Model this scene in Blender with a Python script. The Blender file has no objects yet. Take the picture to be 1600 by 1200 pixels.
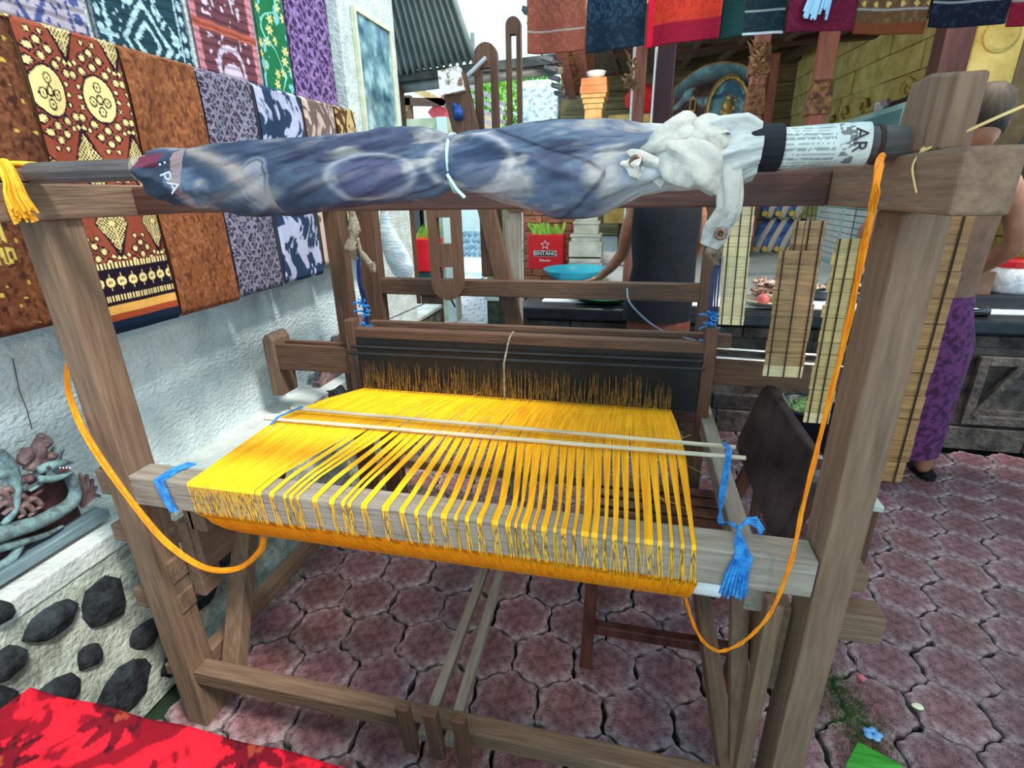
import bpy, bmesh, math, random
import numpy as np
from mathutils import Vector, Matrix
random.seed(7); rng = np.random.default_rng(5)
PI = math.pi
C = bpy.context.scene.collection
scene = bpy.context.scene

# ------------------------------------------------------------------ camera
FPX, PITCH, YAW, ROLL = 800.0, 0.35945, 0.2336, -0.01933
EYE = Vector((0, 0, 1.45))
_f = Vector((-math.sin(YAW)*math.cos(PITCH), math.cos(YAW)*math.cos(PITCH), -math.sin(PITCH)))
_r = Vector((math.cos(YAW), math.sin(YAW), 0)); _u = _r.cross(_f)
_c, _s = math.cos(ROLL), math.sin(ROLL)
CR, CU, CF = _c*_r+_s*_u, -_s*_r+_c*_u, _f
cam_d = bpy.data.cameras.new('camera'); cam = bpy.data.objects.new('camera', cam_d); C.objects.link(cam)
cam_d.sensor_width = 36; cam_d.lens = 18.0; cam_d.clip_start = 0.02; cam_d.clip_end = 200
cam.matrix_world = Matrix(((CR.x, CU.x, -CF.x, EYE.x), (CR.y, CU.y, -CF.y, EYE.y), (CR.z, CU.z, -CF.z, EYE.z), (0, 0, 0, 1)))
scene.camera = cam

# ------------------------------------------------------------------ world, sun, exposure
w = bpy.data.worlds.new('sky'); scene.world = w; w.use_nodes = True
bg = w.node_tree.nodes['Background']; bg.inputs[0].default_value = (0.52, 0.83, 1.0, 1); bg.inputs[1].default_value = 1.55
sd = bpy.data.lights.new('sun', 'SUN'); sd.energy = 3.3; sd.angle = math.radians(9); sd.color = (1.0, 0.97, 0.90)
sun = bpy.data.objects.new('sun', sd); C.objects.link(sun)
sun.rotation_euler = Vector((0.62, -0.30, 1.0)).to_track_quat('Z', 'Y').to_euler()
scene.view_settings.view_transform = 'Standard'; scene.view_settings.look = 'None'
scene.view_settings.gamma = 1.0; scene.view_settings.use_curve_mapping = False
scene.view_settings.exposure = 0.35

for bp_ in ((1.35, 2.7, 2.36), (-0.25, 4.2, 2.42)):   # unseen fill lights added to brighten the pavilion
    ld = bpy.data.lights.new('pavilion_fill', 'POINT'); ld.energy = 26; ld.shadow_soft_size = 0.08; ld.color = (1.0, 0.86, 0.66)
    lo_ = bpy.data.objects.new('pavilion_fill', ld); C.objects.link(lo_); lo_.location = bp_
for nm_, bp_, en_ in (('warm_fill', (1.5, -0.9, 2.3), 46), ('warm_fill', (-0.5, -1.3, 2.3), 26)):   # warm fill lights added behind the camera
    ld = bpy.data.lights.new(nm_, 'POINT'); ld.energy = en_; ld.shadow_soft_size = 0.12; ld.color = (1.0, 0.80, 0.60)
    lo_ = bpy.data.objects.new(nm_, ld); C.objects.link(lo_); lo_.location = bp_
# ------------------------------------------------------------------ measuring helpers: a sight line cut by a known plane
def ray(px, py): return CR*((px-800)/FPX) - CU*((py-600)/FPX) + CF
def atX(px, py, x): d = ray(px, py); return EYE + d*((x-EYE.x)/d.x)
def atY(px, py, y): d = ray(px, py); return EYE + d*((y-EYE.y)/d.y)
def atZ(px, py, z=0.0): d = ray(px, py); return EYE + d*((z-EYE.z)/d.z)

# ------------------------------------------------------------------ materials
def lin(r, g, b):
    f = lambda c: c/12.92 if c <= 0.04045 else ((c+0.055)/1.055)**2.4
    return (f(r/255), f(g/255), f(b/255), 1)
MATS = {}
def mat(name, c1, c2=None, rough=0.7, scale=(8, 8, 8), detail=6, bump=0.0, bscale=None, metal=0.0, spec=0.4, rand=0.0,
        alpha=1.0, attr=False, emit=0, lo=0.35, hi=0.65, trans=0.0, coat=0.0, coord='Object', sheen=0.0):
    if name in MATS: return MATS[name]
    m = bpy.data.materials.new(name); m.use_nodes = True; n = m.node_tree.nodes; l = m.node_tree.links
    b = n['Principled BSDF']; b.inputs['Roughness'].default_value = rough; b.inputs['Metallic'].default_value = metal
    b.inputs['Specular IOR Level'].default_value = spec
    if sheen: b.inputs['Sheen Weight'].default_value = sheen
    if coat: b.inputs['Coat Weight'].default_value = coat
    tc = n.new('ShaderNodeTexCoord'); mp = n.new('ShaderNodeMapping'); l.new(tc.outputs[coord], mp.inputs[0])
    mp.inputs['Scale'].default_value = scale
    nz = n.new('ShaderNodeTexNoise'); nz.inputs['Scale'].default_value = 1; nz.inputs['Detail'].default_value = detail
    nz.inputs['Roughness'].default_value = 0.65
    l.new(mp.outputs[0], nz.inputs[0])
    rp = n.new('ShaderNodeValToRGB'); rp.color_ramp.elements[0].position = lo; rp.color_ramp.elements[1].position = hi
    c2 = c2 or c1
    rp.color_ramp.elements[0].color = c1; rp.color_ramp.elements[1].color = c2
    l.new(nz.outputs[0], rp.inputs[0]); out = rp.outputs[0]
    if attr:
        at = n.new('ShaderNodeVertexColor'); at.layer_name = 'Col'
        mx = n.new('ShaderNodeMix'); mx.data_type = 'RGBA'; mx.blend_type = 'MULTIPLY'; mx.inputs[0].default_value = 1
        l.new(at.outputs[0], mx.inputs[6]); l.new(out, mx.inputs[7]); out = mx.outputs[2]
    if rand:
        oi = n.new('ShaderNodeObjectInfo'); hs = n.new('ShaderNodeHueSaturation')
        mr = n.new('ShaderNodeMapRange'); mr.inputs[3].default_value = 1-rand; mr.inputs[4].default_value = 1+rand
        l.new(oi.outputs['Random'], mr.inputs[0]); l.new(mr.outputs[0], hs.inputs['Value'])
        mr2 = n.new('ShaderNodeMapRange'); mr2.inputs[3].default_value = 0.5-rand*0.05; mr2.inputs[4].default_value = 0.5+rand*0.05
        ml = n.new('ShaderNodeMath'); ml.operation = 'FRACT'; mm = n.new('ShaderNodeMath'); mm.operation = 'MULTIPLY'; mm.inputs[1].default_value = 7.31
        l.new(oi.outputs['Random'], mm.inputs[0]); l.new(mm.outputs[0], ml.inputs[0]); l.new(ml.outputs[0], mr2.inputs[0]); l.new(mr2.outputs[0], hs.inputs['Hue'])
        l.new(out, hs.inputs['Color']); out = hs.outputs[0]
    l.new(out, b.inputs['Base Color'])
    if bump:
        bs = bscale or tuple(s*3 for s in scale)
        mp2 = n.new('ShaderNodeMapping'); mp2.inputs['Scale'].default_value = bs; l.new(tc.outputs[coord], mp2.inputs[0])
        n2 = n.new('ShaderNodeTexNoise'); n2.inputs['Scale'].default_value = 1; n2.inputs['Detail'].default_value = 5; l.new(mp2.outputs[0], n2.inputs[0])
        bp = n.new('ShaderNodeBump'); bp.inputs['Strength'].default_value = bump; bp.inputs['Distance'].default_value = 0.01
        l.new(n2.outputs[0], bp.inputs['Height']); l.new(bp.outputs[0], b.inputs['Normal'])
    if alpha < 1: b.inputs['Alpha'].default_value = alpha
    if trans: b.inputs['Transmission Weight'].default_value = trans
    if emit: b.inputs['Emission Color'].default_value = c1; b.inputs['Emission Strength'].default_value = emit
    MATS[name] = m; return m

def wood(name, a, b_, axis, rough=0.75):
    s = [70, 70, 70]; s['xyz'.index(axis)] = 6
    return mat(name+'_'+axis, a, b_, rough, tuple(s), 8, 0.35, tuple(v*2 for v in s), lo=0.25, hi=0.75)
WA, WB = lin(88, 66, 52), lin(138, 110, 88)
W = {k: wood('weathered_wood', WA, WB, k) for k in 'xyz'}
WD = {k: wood('dark_red_wood', lin(62, 34, 28), lin(100, 62, 50), k, 0.55) for k in 'xyz'}
WM = {k: wood('brown_wood', lin(70, 46, 34), lin(112, 80, 60), k, 0.7) for k in 'xyz'}
WP = {k: wood('pale_wood', lin(112, 100, 88), lin(164, 152, 138), k) for k in 'xyz'}
WG = {k: wood('grey_pole_wood', lin(48, 44, 44), lin(100, 92, 90), k, 0.6) for k in 'xyz'}
M_chair = mat('chair_varnish', lin(58, 28, 22), lin(96, 54, 42), 0.35, (30, 30, 6), 4, 0.2, spec=0.5)
M_plaster = mat('white_plaster', lin(160, 176, 178), lin(216, 228, 230), 0.85, (3, 3, 3), 8, 1.0, (55, 55, 75), lo=0.25, hi=0.6)
M_ledge = mat('ledge_plaster', lin(168, 172, 166), lin(214, 218, 212), 0.85, (6, 6, 6), 8, 0.7, (60, 60, 60))
M_mortar = mat('rubble_mortar', lin(84, 92, 82), lin(186, 192, 178), 0.95, (11, 11, 11), 12, 1.0, (70, 70, 70), lo=0.3, hi=0.6)
M_rock = mat('black_lava_stone', lin(8, 10, 12), lin(56, 62, 66), 0.9, (22, 22, 22), 10, 1.0, (60, 60, 60), lo=0.40, hi=0.72)
M_paver = mat('pink_paver', lin(150, 126, 126), lin(255, 255, 255), 0.45, (34, 34, 34), 12, 0.7, (160, 160, 160), rand=0.20, lo=0.36, hi=0.64, attr=True)
M_soil = mat('mossy_soil', lin(12, 14, 12), lin(30, 58, 30), 0.95, (2.2, 2.2, 2.2), 8, 0.8, (60, 60, 60))
M_yarn = mat('yellow_yarn', lin(238, 158, 2), lin(255, 196, 20), 0.65, (120, 4, 4), 3, 0.3, (300, 8, 8), lo=0.3, hi=0.6)
M_orange = mat('orange_yarn', lin(240, 128, 0), lin(255, 160, 12), 0.65, (160, 6, 20), 3, 0.3)
M_blue = mat('blue_raffia', lin(20, 96, 170), lin(60, 150, 216), 0.45, (60, 60, 60), 3, 0.3)
M_darkblue = mat('dark_blue_cord', lin(24, 40, 92), lin(44, 70, 128), 0.6)
M_bamboo = mat('bamboo_strip', lin(196, 176, 128), lin(226, 212, 166), 0.5, (10, 10, 160), 4, 0.2, rand=0.1)
M_cordk = mat('dark_cord', lin(46, 30, 24), lin(70, 46, 34), 0.8)
M_rag = mat('rag_cloth', lin(104, 92, 78), lin(168, 154, 134), 0.9, (50, 50, 50), 6, 1.0)
M_skin = mat('skin', lin(150, 98, 72), lin(176, 122, 94), 0.5, (12, 12, 12), 4, 0.1)
M_navy = mat('navy_shirt', lin(5, 8, 16), lin(12, 17, 30), 0.85, (10, 10, 10), 4, 0.3)
M_white = mat('white_plastic', lin(215, 220, 222), lin(240, 242, 242), 0.35, (10, 10, 10), 3, 0.1)
M_vcol = mat('printed_cotton', (0.86, 0.86, 0.86, 1), (1, 1, 1, 1), 0.85, (60, 60, 60), 4, 0.18, (160, 160, 160), attr=True, lo=0.3, hi=0.6, spec=0.15)
M_vcolr = mat('painted_relief', (0.7, 0.7, 0.7, 1), (1, 1, 1, 1), 0.6, (30, 30, 30), 5, 0.5, (90, 90, 90), attr=True, lo=0.3, hi=0.6)

# ------------------------------------------------------------------ objects
def tag(o, label=None, cat=None, group=None, kind=None):
    if label: o['label'] = label
    if cat: o['category'] = cat
    if group: o['group'] = group
    if kind: o['kind'] = kind
    return o
def thing(name, label, cat, loc=(0, 0, 0), group=None):
    o = bpy.data.objects.new(name, None); C.objects.link(o); o.location = loc; o.empty_display_size = 0.05
    return tag(o, label, cat, group)
def worldloc(o):
    v = Vector((0, 0, 0))
    while o: v = v + Vector(o.location); o = o.parent
    return v
class MB:
    def __init__(s): s.v = []; s.f = []
    def add(s, vs, fs):
        o = len(s.v); s.v += [tuple(v) for v in vs]; s.f += [tuple(i+o for i in f) for f in fs]; return s
    def hexa(s, p):   # 8 corners: bottom ring then top ring
        return s.add(p, [(3, 2, 1, 0), (4, 5, 6, 7), (0, 1, 5, 4), (1, 2, 6, 5), (2, 3, 7, 6), (3, 0, 4, 7)])
    def box(s, x0, x1, y0, y1, z0, z1):
        return s.hexa([(x0, y0, z0), (x1, y0, z0), (x1, y1, z0), (x0, y1, z0), (x0, y0, z1), (x1, y0, z1), (x1, y1, z1), (x0, y1, z1)])
    def bar(s, a, b, wd, ht, up=(0, 0, 1), t1=1.0):
        a, b = Vector(a), Vector(b); d = (b-a).normalized(); up = Vector(up)
        sd_ = d.cross(up)
        if sd_.length < 1e-4: sd_ = d.cross(Vector((0, 1, 0)))
        sd_.normalize(); u2 = sd_.cross(d).normalized(); r = []
        for p, t in ((a, 1), (b, t1)):
            for i, j in ((-1, -1), (1, -1), (1, 1), (-1, 1)): r.append(p+sd_*(i*wd/2*t)+u2*(j*ht/2*t))
        return s.hexa([r[0], r[1], r[2], r[3], r[4], r[5], r[6], r[7]])
    def tube(s, pts, rad, n=8, cap=True, flat=1.0):
        pts = [Vector(p) for p in pts]; m = len(pts); rads = rad if hasattr(rad, '__len__') else [rad]*m
        o = len(s.v); d0 = (pts[1]-pts[0]).normalized(); ref = Vector((0, 0, 1)) if abs(d0.z) < 0.9 else Vector((0, 1, 0))
        u = d0.cross(ref).normalized()
        for i, p in enumerate(pts):
            d = (pts[min(i+1, m-1)]-pts[max(i-1, 0)]).normalized()
            u = (u-d*u.dot(d)); u.normalize(); v_ = d.cross(u)
            for k in range(n):
                a = 2*PI*k/n; s.v.append(tuple(p+(u*math.cos(a)+v_*math.sin(a)*flat)*rads[i]))
        for i in range(m-1):
            for k in range(n):
                s.f.append((o+i*n+k, o+i*n+(k+1) % n, o+(i+1)*n+(k+1) % n, o+(i+1)*n+k))
        if cap: s.f.append(tuple(o+k for k in reversed(range(n)))); s.f.append(tuple(o+(m-1)*n+k for k in range(n)))
        return s
    def lathe(s, c, prof, n=24, axis='z', sx=1, sy=1):
        o = len(s.v); c = Vector(c)
        for r, h in prof:
            for k in range(n):
                a = 2*PI*k/n; x, y = r*math.cos(a)*sx, r*math.sin(a)*sy
                s.v.append(tuple(c+(Vector((x, y, h)) if axis == 'z' else Vector((h, x, y)) if axis == 'x' else Vector((x, h, y)))))
        for i in range(len(prof)-1):
            for k in range(n): s.f.append((o+i*n+k, o+i*n+(k+1) % n, o+(i+1)*n+(k+1) % n, o+(i+1)*n+k))
        s.f.append(tuple(o+k for k in reversed(range(n)))); s.f.append(tuple(o+(len(prof)-1)*n+k for k in range(n)))
        return s
    def prism(s, pts, off):   # polygon in 3d, swept by off
        n = len(pts); off = Vector(off); a = [Vector(p) for p in pts]; b = [p+off for p in a]
        return s.add(a+b, [tuple(reversed(range(n))), tuple(range(n, 2*n))]+[(i, (i+1) % n, n+(i+1) % n, n+i) for i in range(n)])
    def blob(s, c, r, n=10, m=7, jit=0.0, seed=0):
        rr = random.Random(seed); c = Vector(c); o = len(s.v); s.v.append(tuple(c-Vector((0, 0, r[2]))))
        for i in range(1, m):
            t = PI*i/m
            for k in range(n):
                a = 2*PI*k/n; j = 1+rr.uniform(-jit, jit)
                s.v.append((c.x+r[0]*math.sin(t)*math.cos(a)*j, c.y+r[1]*math.sin(t)*math.sin(a)*j, c.z-r[2]*math.cos(t)*j))
        s.v.append(tuple(c+Vector((0, 0, r[2])))); e = len(s.v)-1
        for k in range(n): s.f.append((o, o+1+(k+1) % n, o+1+k)); s.f.append((e, o+1+(m-2)*n+k, o+1+(m-2)*n+(k+1) % n))
        for i in range(m-2):
            for k in range(n): s.f.append((o+1+i*n+k, o+1+i*n+(k+1) % n, o+1+(i+1)*n+(k+1) % n, o+1+(i+1)*n+k))
        return s
    def mesh(s, name, m, base=Vector((0, 0, 0)), smooth=False):
        me = bpy.data.meshes.new(name); me.from_pydata([(v[0]-base[0], v[1]-base[1], v[2]-base[2]) for v in s.v], [], s.f); me.update()
        bm = bmesh.new(); bm.from_mesh(me); bmesh.ops.recalc_face_normals(bm, faces=bm.faces); bm.to_mesh(me); bm.free()
        if smooth: me.polygons.foreach_set('use_smooth', [True]*len(me.polygons))
        if m: me.materials.append(m)
        return me
    def obj(s, name, m, parent=None, smooth=False, bevel=0, loc=None, label=None, kind=None, sub=0):
        base = worldloc(parent) if parent else Vector(loc or (0, 0, 0))
        o = bpy.data.objects.new(name, s.mesh(name, m, base, smooth)); C.objects.link(o)
        if parent: o.parent = parent
        else: o.location = base
        if bevel:
            b = o.modifiers.new('bevel', 'BEVEL'); b.width = bevel; b.segments = 2; b.limit_method = 'ANGLE'
        if sub: q = o.modifiers.new('sub', 'SUBSURF'); q.levels = sub; q.render_levels = sub
        if label: o['label'] = label
        if kind: o['kind'] = kind
        return o
def bx(*a): return MB().box(*a)
def bez(pts, n=12):   # Catmull-Rom through points
    P = [Vector(p) for p in pts]; P = [2*P[0]-P[1]]+P+[2*P[-1]-P[-2]]; out = []
    for i in range(1, len(P)-2):
        for k in range(n):
            t = k/n; a, b, c_, d = P[i-1:i+3]
            out.append(0.5*((2*b)+(c_-a)*t+(2*a-5*b+4*c_-d)*t*t+(3*b-a-3*c_+d)*t**3))
    return out+[P[-2]]
def gridmesh(name, X, Y, Z, col, m, parent=None, loc=None, thick=0.0, smooth=True, kind=None, label=None):
    nv, nu = X.shape; base = worldloc(parent) if parent else Vector(loc or (0, 0, 0))
    co = np.stack([X-base.x, Y-base.y, Z-base.z], -1).reshape(-1, 3)
    i = np.arange(nv*nu).reshape(nv, nu)
    f = np.stack([i[:-1, :-1], i[:-1, 1:], i[1:, 1:], i[1:, :-1]], -1).reshape(-1, 4)
    me = bpy.data.meshes.new(name); me.from_pydata(co.tolist(), [], f.tolist()); me.update()
    if col is not None:
        at = me.color_attributes.new('Col', 'FLOAT_COLOR', 'POINT')
        c4 = np.ones((nv*nu, 4), np.float32); c4[:, :3] = np.clip(col, 0, 1).reshape(-1, 3); at.data.foreach_set('color', c4.ravel())
    if smooth: me.polygons.foreach_set('use_smooth', [True]*len(me.polygons))
    me.materials.append(m); o = bpy.data.objects.new(name, me); C.objects.link(o)
    if parent: o.parent = parent
    else: o.location = base
    if thick:
        q = o.modifiers.new('solid', 'SOLIDIFY'); q.thickness = thick; q.offset = 0
    if label: o['label'] = label
    if kind: o['kind'] = kind
    return o
def L3(r, g, b): return np.array(lin(r, g, b)[:3])
def vnoise(U, V, s, seed=0, octv=3):
    out = np.zeros_like(U); amp = 1; tot = 0
    for o in range(octv):
        r = np.random.default_rng(seed+o*17).random((64, 64)); x, y = U*s*2**o, V*s*2**o
        xi, yi = np.floor(x).astype(int), np.floor(y).astype(int); fx, fy = x-xi, y-yi
        fx = fx*fx*(3-2*fx); fy = fy*fy*(3-2*fy); g = lambda a, b: r[a % 64, b % 64]
        out += amp*((g(xi, yi)*(1-fx)+g(xi+1, yi)*fx)*(1-fy)+(g(xi, yi+1)*(1-fx)+g(xi+1, yi+1)*fx)*fy); tot += amp; amp *= 0.5
    return out/tot
def mixc(c, m, k): m = m[..., None]*1.0; return c*(1-m)+np.asarray(k)*m
def lat(U, V, pu, pv):   # nearest centre of a centred lattice
    a = U/pu; b = V/pv; r1 = (a-np.round(a), b-np.round(b)); r2 = (a-.5-np.round(a-.5), b-.5-np.round(b-.5))
    d1 = r1[0]**2+r1[1]**2; d2 = r2[0]**2+r2[1]**2; m = d1 < d2
    return np.where(m, r1[0], r2[0])*pu, np.where(m, r1[1], r2[1])*pv, m
def font(txt, name, m, size, loc, rot, parent=None, ext=0.002):
    cu = bpy.data.curves.new(name, 'FONT'); cu.body = txt; cu.size = size; cu.extrude = ext; cu.align_x = 'CENTER'; cu.align_y = 'CENTER'
    t = bpy.data.objects.new(name+'_c', cu); C.objects.link(t); dg = bpy.context.evaluated_depsgraph_get()
    me = bpy.data.meshes.new_from_object(t.evaluated_get(dg)); bpy.data.objects.remove(t)
    me.materials.clear(); me.materials.append(m); o = bpy.data.objects.new(name, me); C.objects.link(o)
    if parent: o.parent = parent; o.location = Vector(loc)-worldloc(parent)
    else: o.location = loc
    o.rotation_euler = rot; return o
# ------------------------------------------------------------------ floor with pavers
floor = tag(bx(-6, 4.5, -1.0, 9.0, -0.2, -0.034).obj('floor', M_soil), kind='structure')
def paver_mesh(sd):
    rr = random.Random(sd); hw, side = 0.1, 0.118; vt = [(0, 0.113), (hw, 0.057), (hw, -0.057), (0, -0.113), (-hw, -0.057), (-hw, 0.057)]
    out = []
    for i in range(6):
        a, b = vt[i], vt[(i+1) % 6]; nx, ny = (b[1]-a[1]), -(b[0]-a[0]); L = math.hypot(nx, ny); nx, ny = nx/L, ny/L
        sg = 1 if i % 2 == 0 else -1
        for k in range(5):
            t = k/5; wv = 0.0055*sg*math.sin(t*2*PI*1.5)+rr.uniform(-.0016, .0016)
            x, y = a[0]+(b[0]-a[0])*t+nx*(wv+0.0052), a[1]+(b[1]-a[1])*t+ny*(wv+0.0052)
            out.append((x, y))
    n = len(out); vs = [(x, y, -0.045) for x, y in out]+[(x, y, -0.006) for x, y in out]+[(x*0.955, y*0.955, 0) for x, y in out]+[(x*0.74, y*0.74, .0008) for x, y in out]+[(0, 0, .001)]
    fs = [(i, (i+1) % n, n+(i+1) % n, n+i) for i in range(n)]+[(n+i, n+(i+1) % n, 2*n+(i+1) % n, 2*n+i) for i in range(n)]+[(2*n+i, 2*n+(i+1) % n, 3*n+(i+1) % n, 3*n+i) for i in range(n)]+[(3*n+i, 3*n+(i+1) % n, 4*n) for i in range(n)]
    m = bpy.data.meshes.new('paver'); m.from_pydata(vs, [], fs); m.materials.append(M_paver)
    cols = [lin(70, 58, 56)]*n+[lin(196, 178, 180)]*n+[lin(186, 160, 164)]*n+[lin(164, 124, 130)]*n+[lin(148, 96, 102)]
    at = m.color_attributes.new('Col', 'FLOAT_COLOR', 'POINT'); at.data.foreach_set('color', [c for q in cols for c in q]); return m
PM = [paver_mesh(i) for i in range(6)]
cells = []
def infloor(x, y):
    if y > 8.4 or x < -6: return False
    if y > 3.15 and x > -0.7: return False
    if x < -1.35 and y < 4.6: return False
    if x < -1.5 and y < 4.9: return False
    return x < 3.2
th = math.radians(2.9)
for j in range(-6, 46):
    for i in range(-24, 24):
        lx, ly = i*0.2+(0.1 if j % 2 else 0), j*0.167
        x, y = -0.70+lx*math.cos(th)-ly*math.sin(th), 1.067+lx*math.sin(th)+ly*math.cos(th)
        if not infloor(x, y) or y < 0.42: continue
        v = Vector((x, y, 0))-EYE; d = v.dot(CF)
        if d < 0.2: continue
        px, py = 800+800*v.dot(CR)/d, 600-800*v.dot(CU)/d
        cells.append((x, y, d, -90 < px < 1700 and 380 < py < 1300))
cells.sort(key=lambda c: (not c[3], c[2]))
far_p = MB(); yard_p = MB(); M_yard = mat('sunlit_yard_paver', lin(196, 176, 180), lin(236, 222, 226), .7, (14, 14, 14), 5, rand=0, attr=False)  # yard pavers get a lighter colour standing in for sunlight
for k, (x, y, d, vis) in enumerate(cells):
    rr = random.Random(k*13+1); me = PM[rr.randrange(6)]; a = th+(PI if rr.random() < .5 else 0)+rr.uniform(-.03, .03); dz = rr.uniform(-.005, .002)
    if k < 298 and vis:
        o = bpy.data.objects.new('paver', me); C.objects.link(o); o.parent = floor; o.location = (x+rr.uniform(-.003, .003), y+rr.uniform(-.003, .003), dz)
        o.rotation_euler = (rr.uniform(-.014, .014), rr.uniform(-.014, .014), a)
    elif vis:
        co = [v.co for v in me.vertices]; ca, sa = math.cos(a), math.sin(a)
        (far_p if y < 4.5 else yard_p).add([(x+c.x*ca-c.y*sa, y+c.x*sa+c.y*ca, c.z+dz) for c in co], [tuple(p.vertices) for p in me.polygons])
yard_p.obj('yard_pavers', M_yard, floor, kind='stuff', label='courtyard pavers coloured as if sunlit')
fo = far_p.obj('far_pavers', M_paver, floor, kind='stuff'); at0 = PM[0].color_attributes['Col']; c0 = np.zeros(len(at0.data)*4, np.float32); at0.data.foreach_get('color', c0)
fo.data.color_attributes.new('Col', 'FLOAT_COLOR', 'POINT').data.foreach_set('color', np.tile(c0, len(fo.data.vertices)//len(at0.data)))
tag(bx(-7, 6, 8.4, 16, -0.15, 0.0).obj('trim_1', mat('sunlit_concrete', lin(205, 205, 200), lin(228, 228, 224), 0.9, (2, 2, 2))), kind='structure')

# ------------------------------------------------------------------ left wall: plaster, ledge, rubble plinth with stones
wall = tag(bx(-1.76, -1.56, -0.6, 3.42, 0.5, 3.6).obj('wall_left', M_plaster), kind='structure')
bx(-1.76, -1.40, -0.6, 3.42, 0.50, 0.56).obj('ledge', M_ledge, wall, bevel=0.006)
pl = MB().hexa([(-1.76, -.6, -.02), (-1.36, -.6, -.02), (-1.36, 3.42, -.02), (-1.76, 3.42, -.02), (-1.76, -.6, .5), (-1.405, -.6, .5), (-1.405, 3.42, .5), (-1.76, 3.42, .5)])
pl.obj('plinth', M_mortar, wall)
def rock(px, py, ry, rz, sd, lift=0.0):
    p = atX(px, py, -1.385); rr = random.Random(sd); m = MB(); n = 12; o = []
    for k in range(n):
        a = 2*PI*k/n; j = rr.uniform(.82, 1.12); o.append((math.cos(a)*ry*j, math.sin(a)*rz*j))
    vs = [(-0.02, y, z) for y, z in o]+[(0.008, y*.96, z*.96) for y, z in o]+[(0.022, y*.72, z*.72+rr.uniform(-.004, .004)) for y, z in o]+[(0.026, 0, 0)]
    fs = [(i, (i+1) % n, n+(i+1) % n, n+i) for i in range(n)]+[(n+i, n+(i+1) % n, 2*n+(i+1) % n, 2*n+i) for i in range(n)]+[(2*n+i, 2*n+(i+1) % n, 3*n) for i in range(n)]
    m.add([(p.x+v[0]+0.045*(0.3-p.z), p.y+v[1], p.z+v[2]) for v in vs], fs)
    return m.obj('stone', M_rock, wall, smooth=True)
for k, (px, py, ry, rz) in enumerate([(84, 972, .062, .042), (166, 942, .06, .075), (224, 990, .05, .045), (138, 1025, .035, .034), (14, 1036, .045, .04), (192, 1075, .085, .075),
        (75, 1100, .075, .06), (0, 1100, .04, .04), (312, 925, .07, .06), (258, 1040, .035, .04), (2, 960, .03, .03), (380, 830, .07, .08), (420, 790, .06, .06), (455, 700, .1, .07), (500, 655, .09, .08),
        (530, 625, .1, .07), (430, 745, .07, .05), (345, 870, .05, .045), (300, 880, .04, .04), (10, 1170, .05, .05), (560, 640, .1, .08), (585, 615, .1, .09)]):
    rock(px, py, ry, rz, k)
crack = MB().tube([atX(20, 560, -1.557), atX(30, 610, -1.557), atX(42, 640, -1.557), atX(50, 670, -1.557)], 0.0012, 4)
crack.obj('crack', M_cordk, wall)
# second low plinth further on
lw = tag(bx(-2.3, -1.80, 3.42, 4.62, -.02, .40).obj('wall_low', mat('mossy_stone', lin(62, 74, 56), lin(150, 152, 132), .9, (12, 12, 12), 8, 1.0, (40, 40, 40))), kind='structure')
bx(-2.32, -1.78, 3.42, 4.64, .40, .44).obj('coping', M_ledge, lw, bevel=.01)
# plaster corner pillar carrying the framed picture
tag(bx(-1.76, -1.50, 2.74, 3.40, .56, 3.6).obj('trim_2', mat('pillar_plaster', lin(170, 180, 176), lin(208, 216, 212), .85, (12, 12, 12), 7, .8, (60, 60, 60))), kind='structure')
mir = thing('framed_mirror', 'tall framed glass picture with blue reflections hung on the white corner pillar', 'mirror', (-1.49, 3.08, 1.7))
def fr(x0, x1, y0, y1, z0, z1, t, nm, m, par):
    b = MB(); b.box(x0, x1, y0, y0+t, z0, z1); b.box(x0, x1, y1-t, y1, z0, z1); b.box(x0, x1, y0+t, y1-t, z1-t, z1); b.box(x0, x1, y0+t, y1-t, z0, z0+t)
    return b.obj(nm, m, par, bevel=.002)
fr(-1.499, -1.475, 2.87, 3.31, 1.45, 2.36, .022, 'frame', mat('pale_frame', lin(190, 190, 160), lin(214, 214, 190), .5, (20, 20, 20)), mir)
gu, gv = np.meshgrid(np.linspace(0, 1, 60), np.linspace(0, 1, 110))
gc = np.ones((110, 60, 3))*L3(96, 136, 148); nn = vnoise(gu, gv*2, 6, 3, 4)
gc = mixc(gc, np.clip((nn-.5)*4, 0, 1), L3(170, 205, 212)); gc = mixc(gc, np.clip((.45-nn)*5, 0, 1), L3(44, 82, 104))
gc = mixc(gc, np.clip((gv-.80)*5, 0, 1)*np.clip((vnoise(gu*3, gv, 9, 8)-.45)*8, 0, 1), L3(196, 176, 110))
gridmesh('glass', np.full_like(gu, -1.487), 2.89+gu*.40, 2.34-gv*.87, gc, mat('picture_glass', (.9, .9, .9, 1), (1, 1, 1, 1), .12, attr=True, spec=.6), mir)

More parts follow.
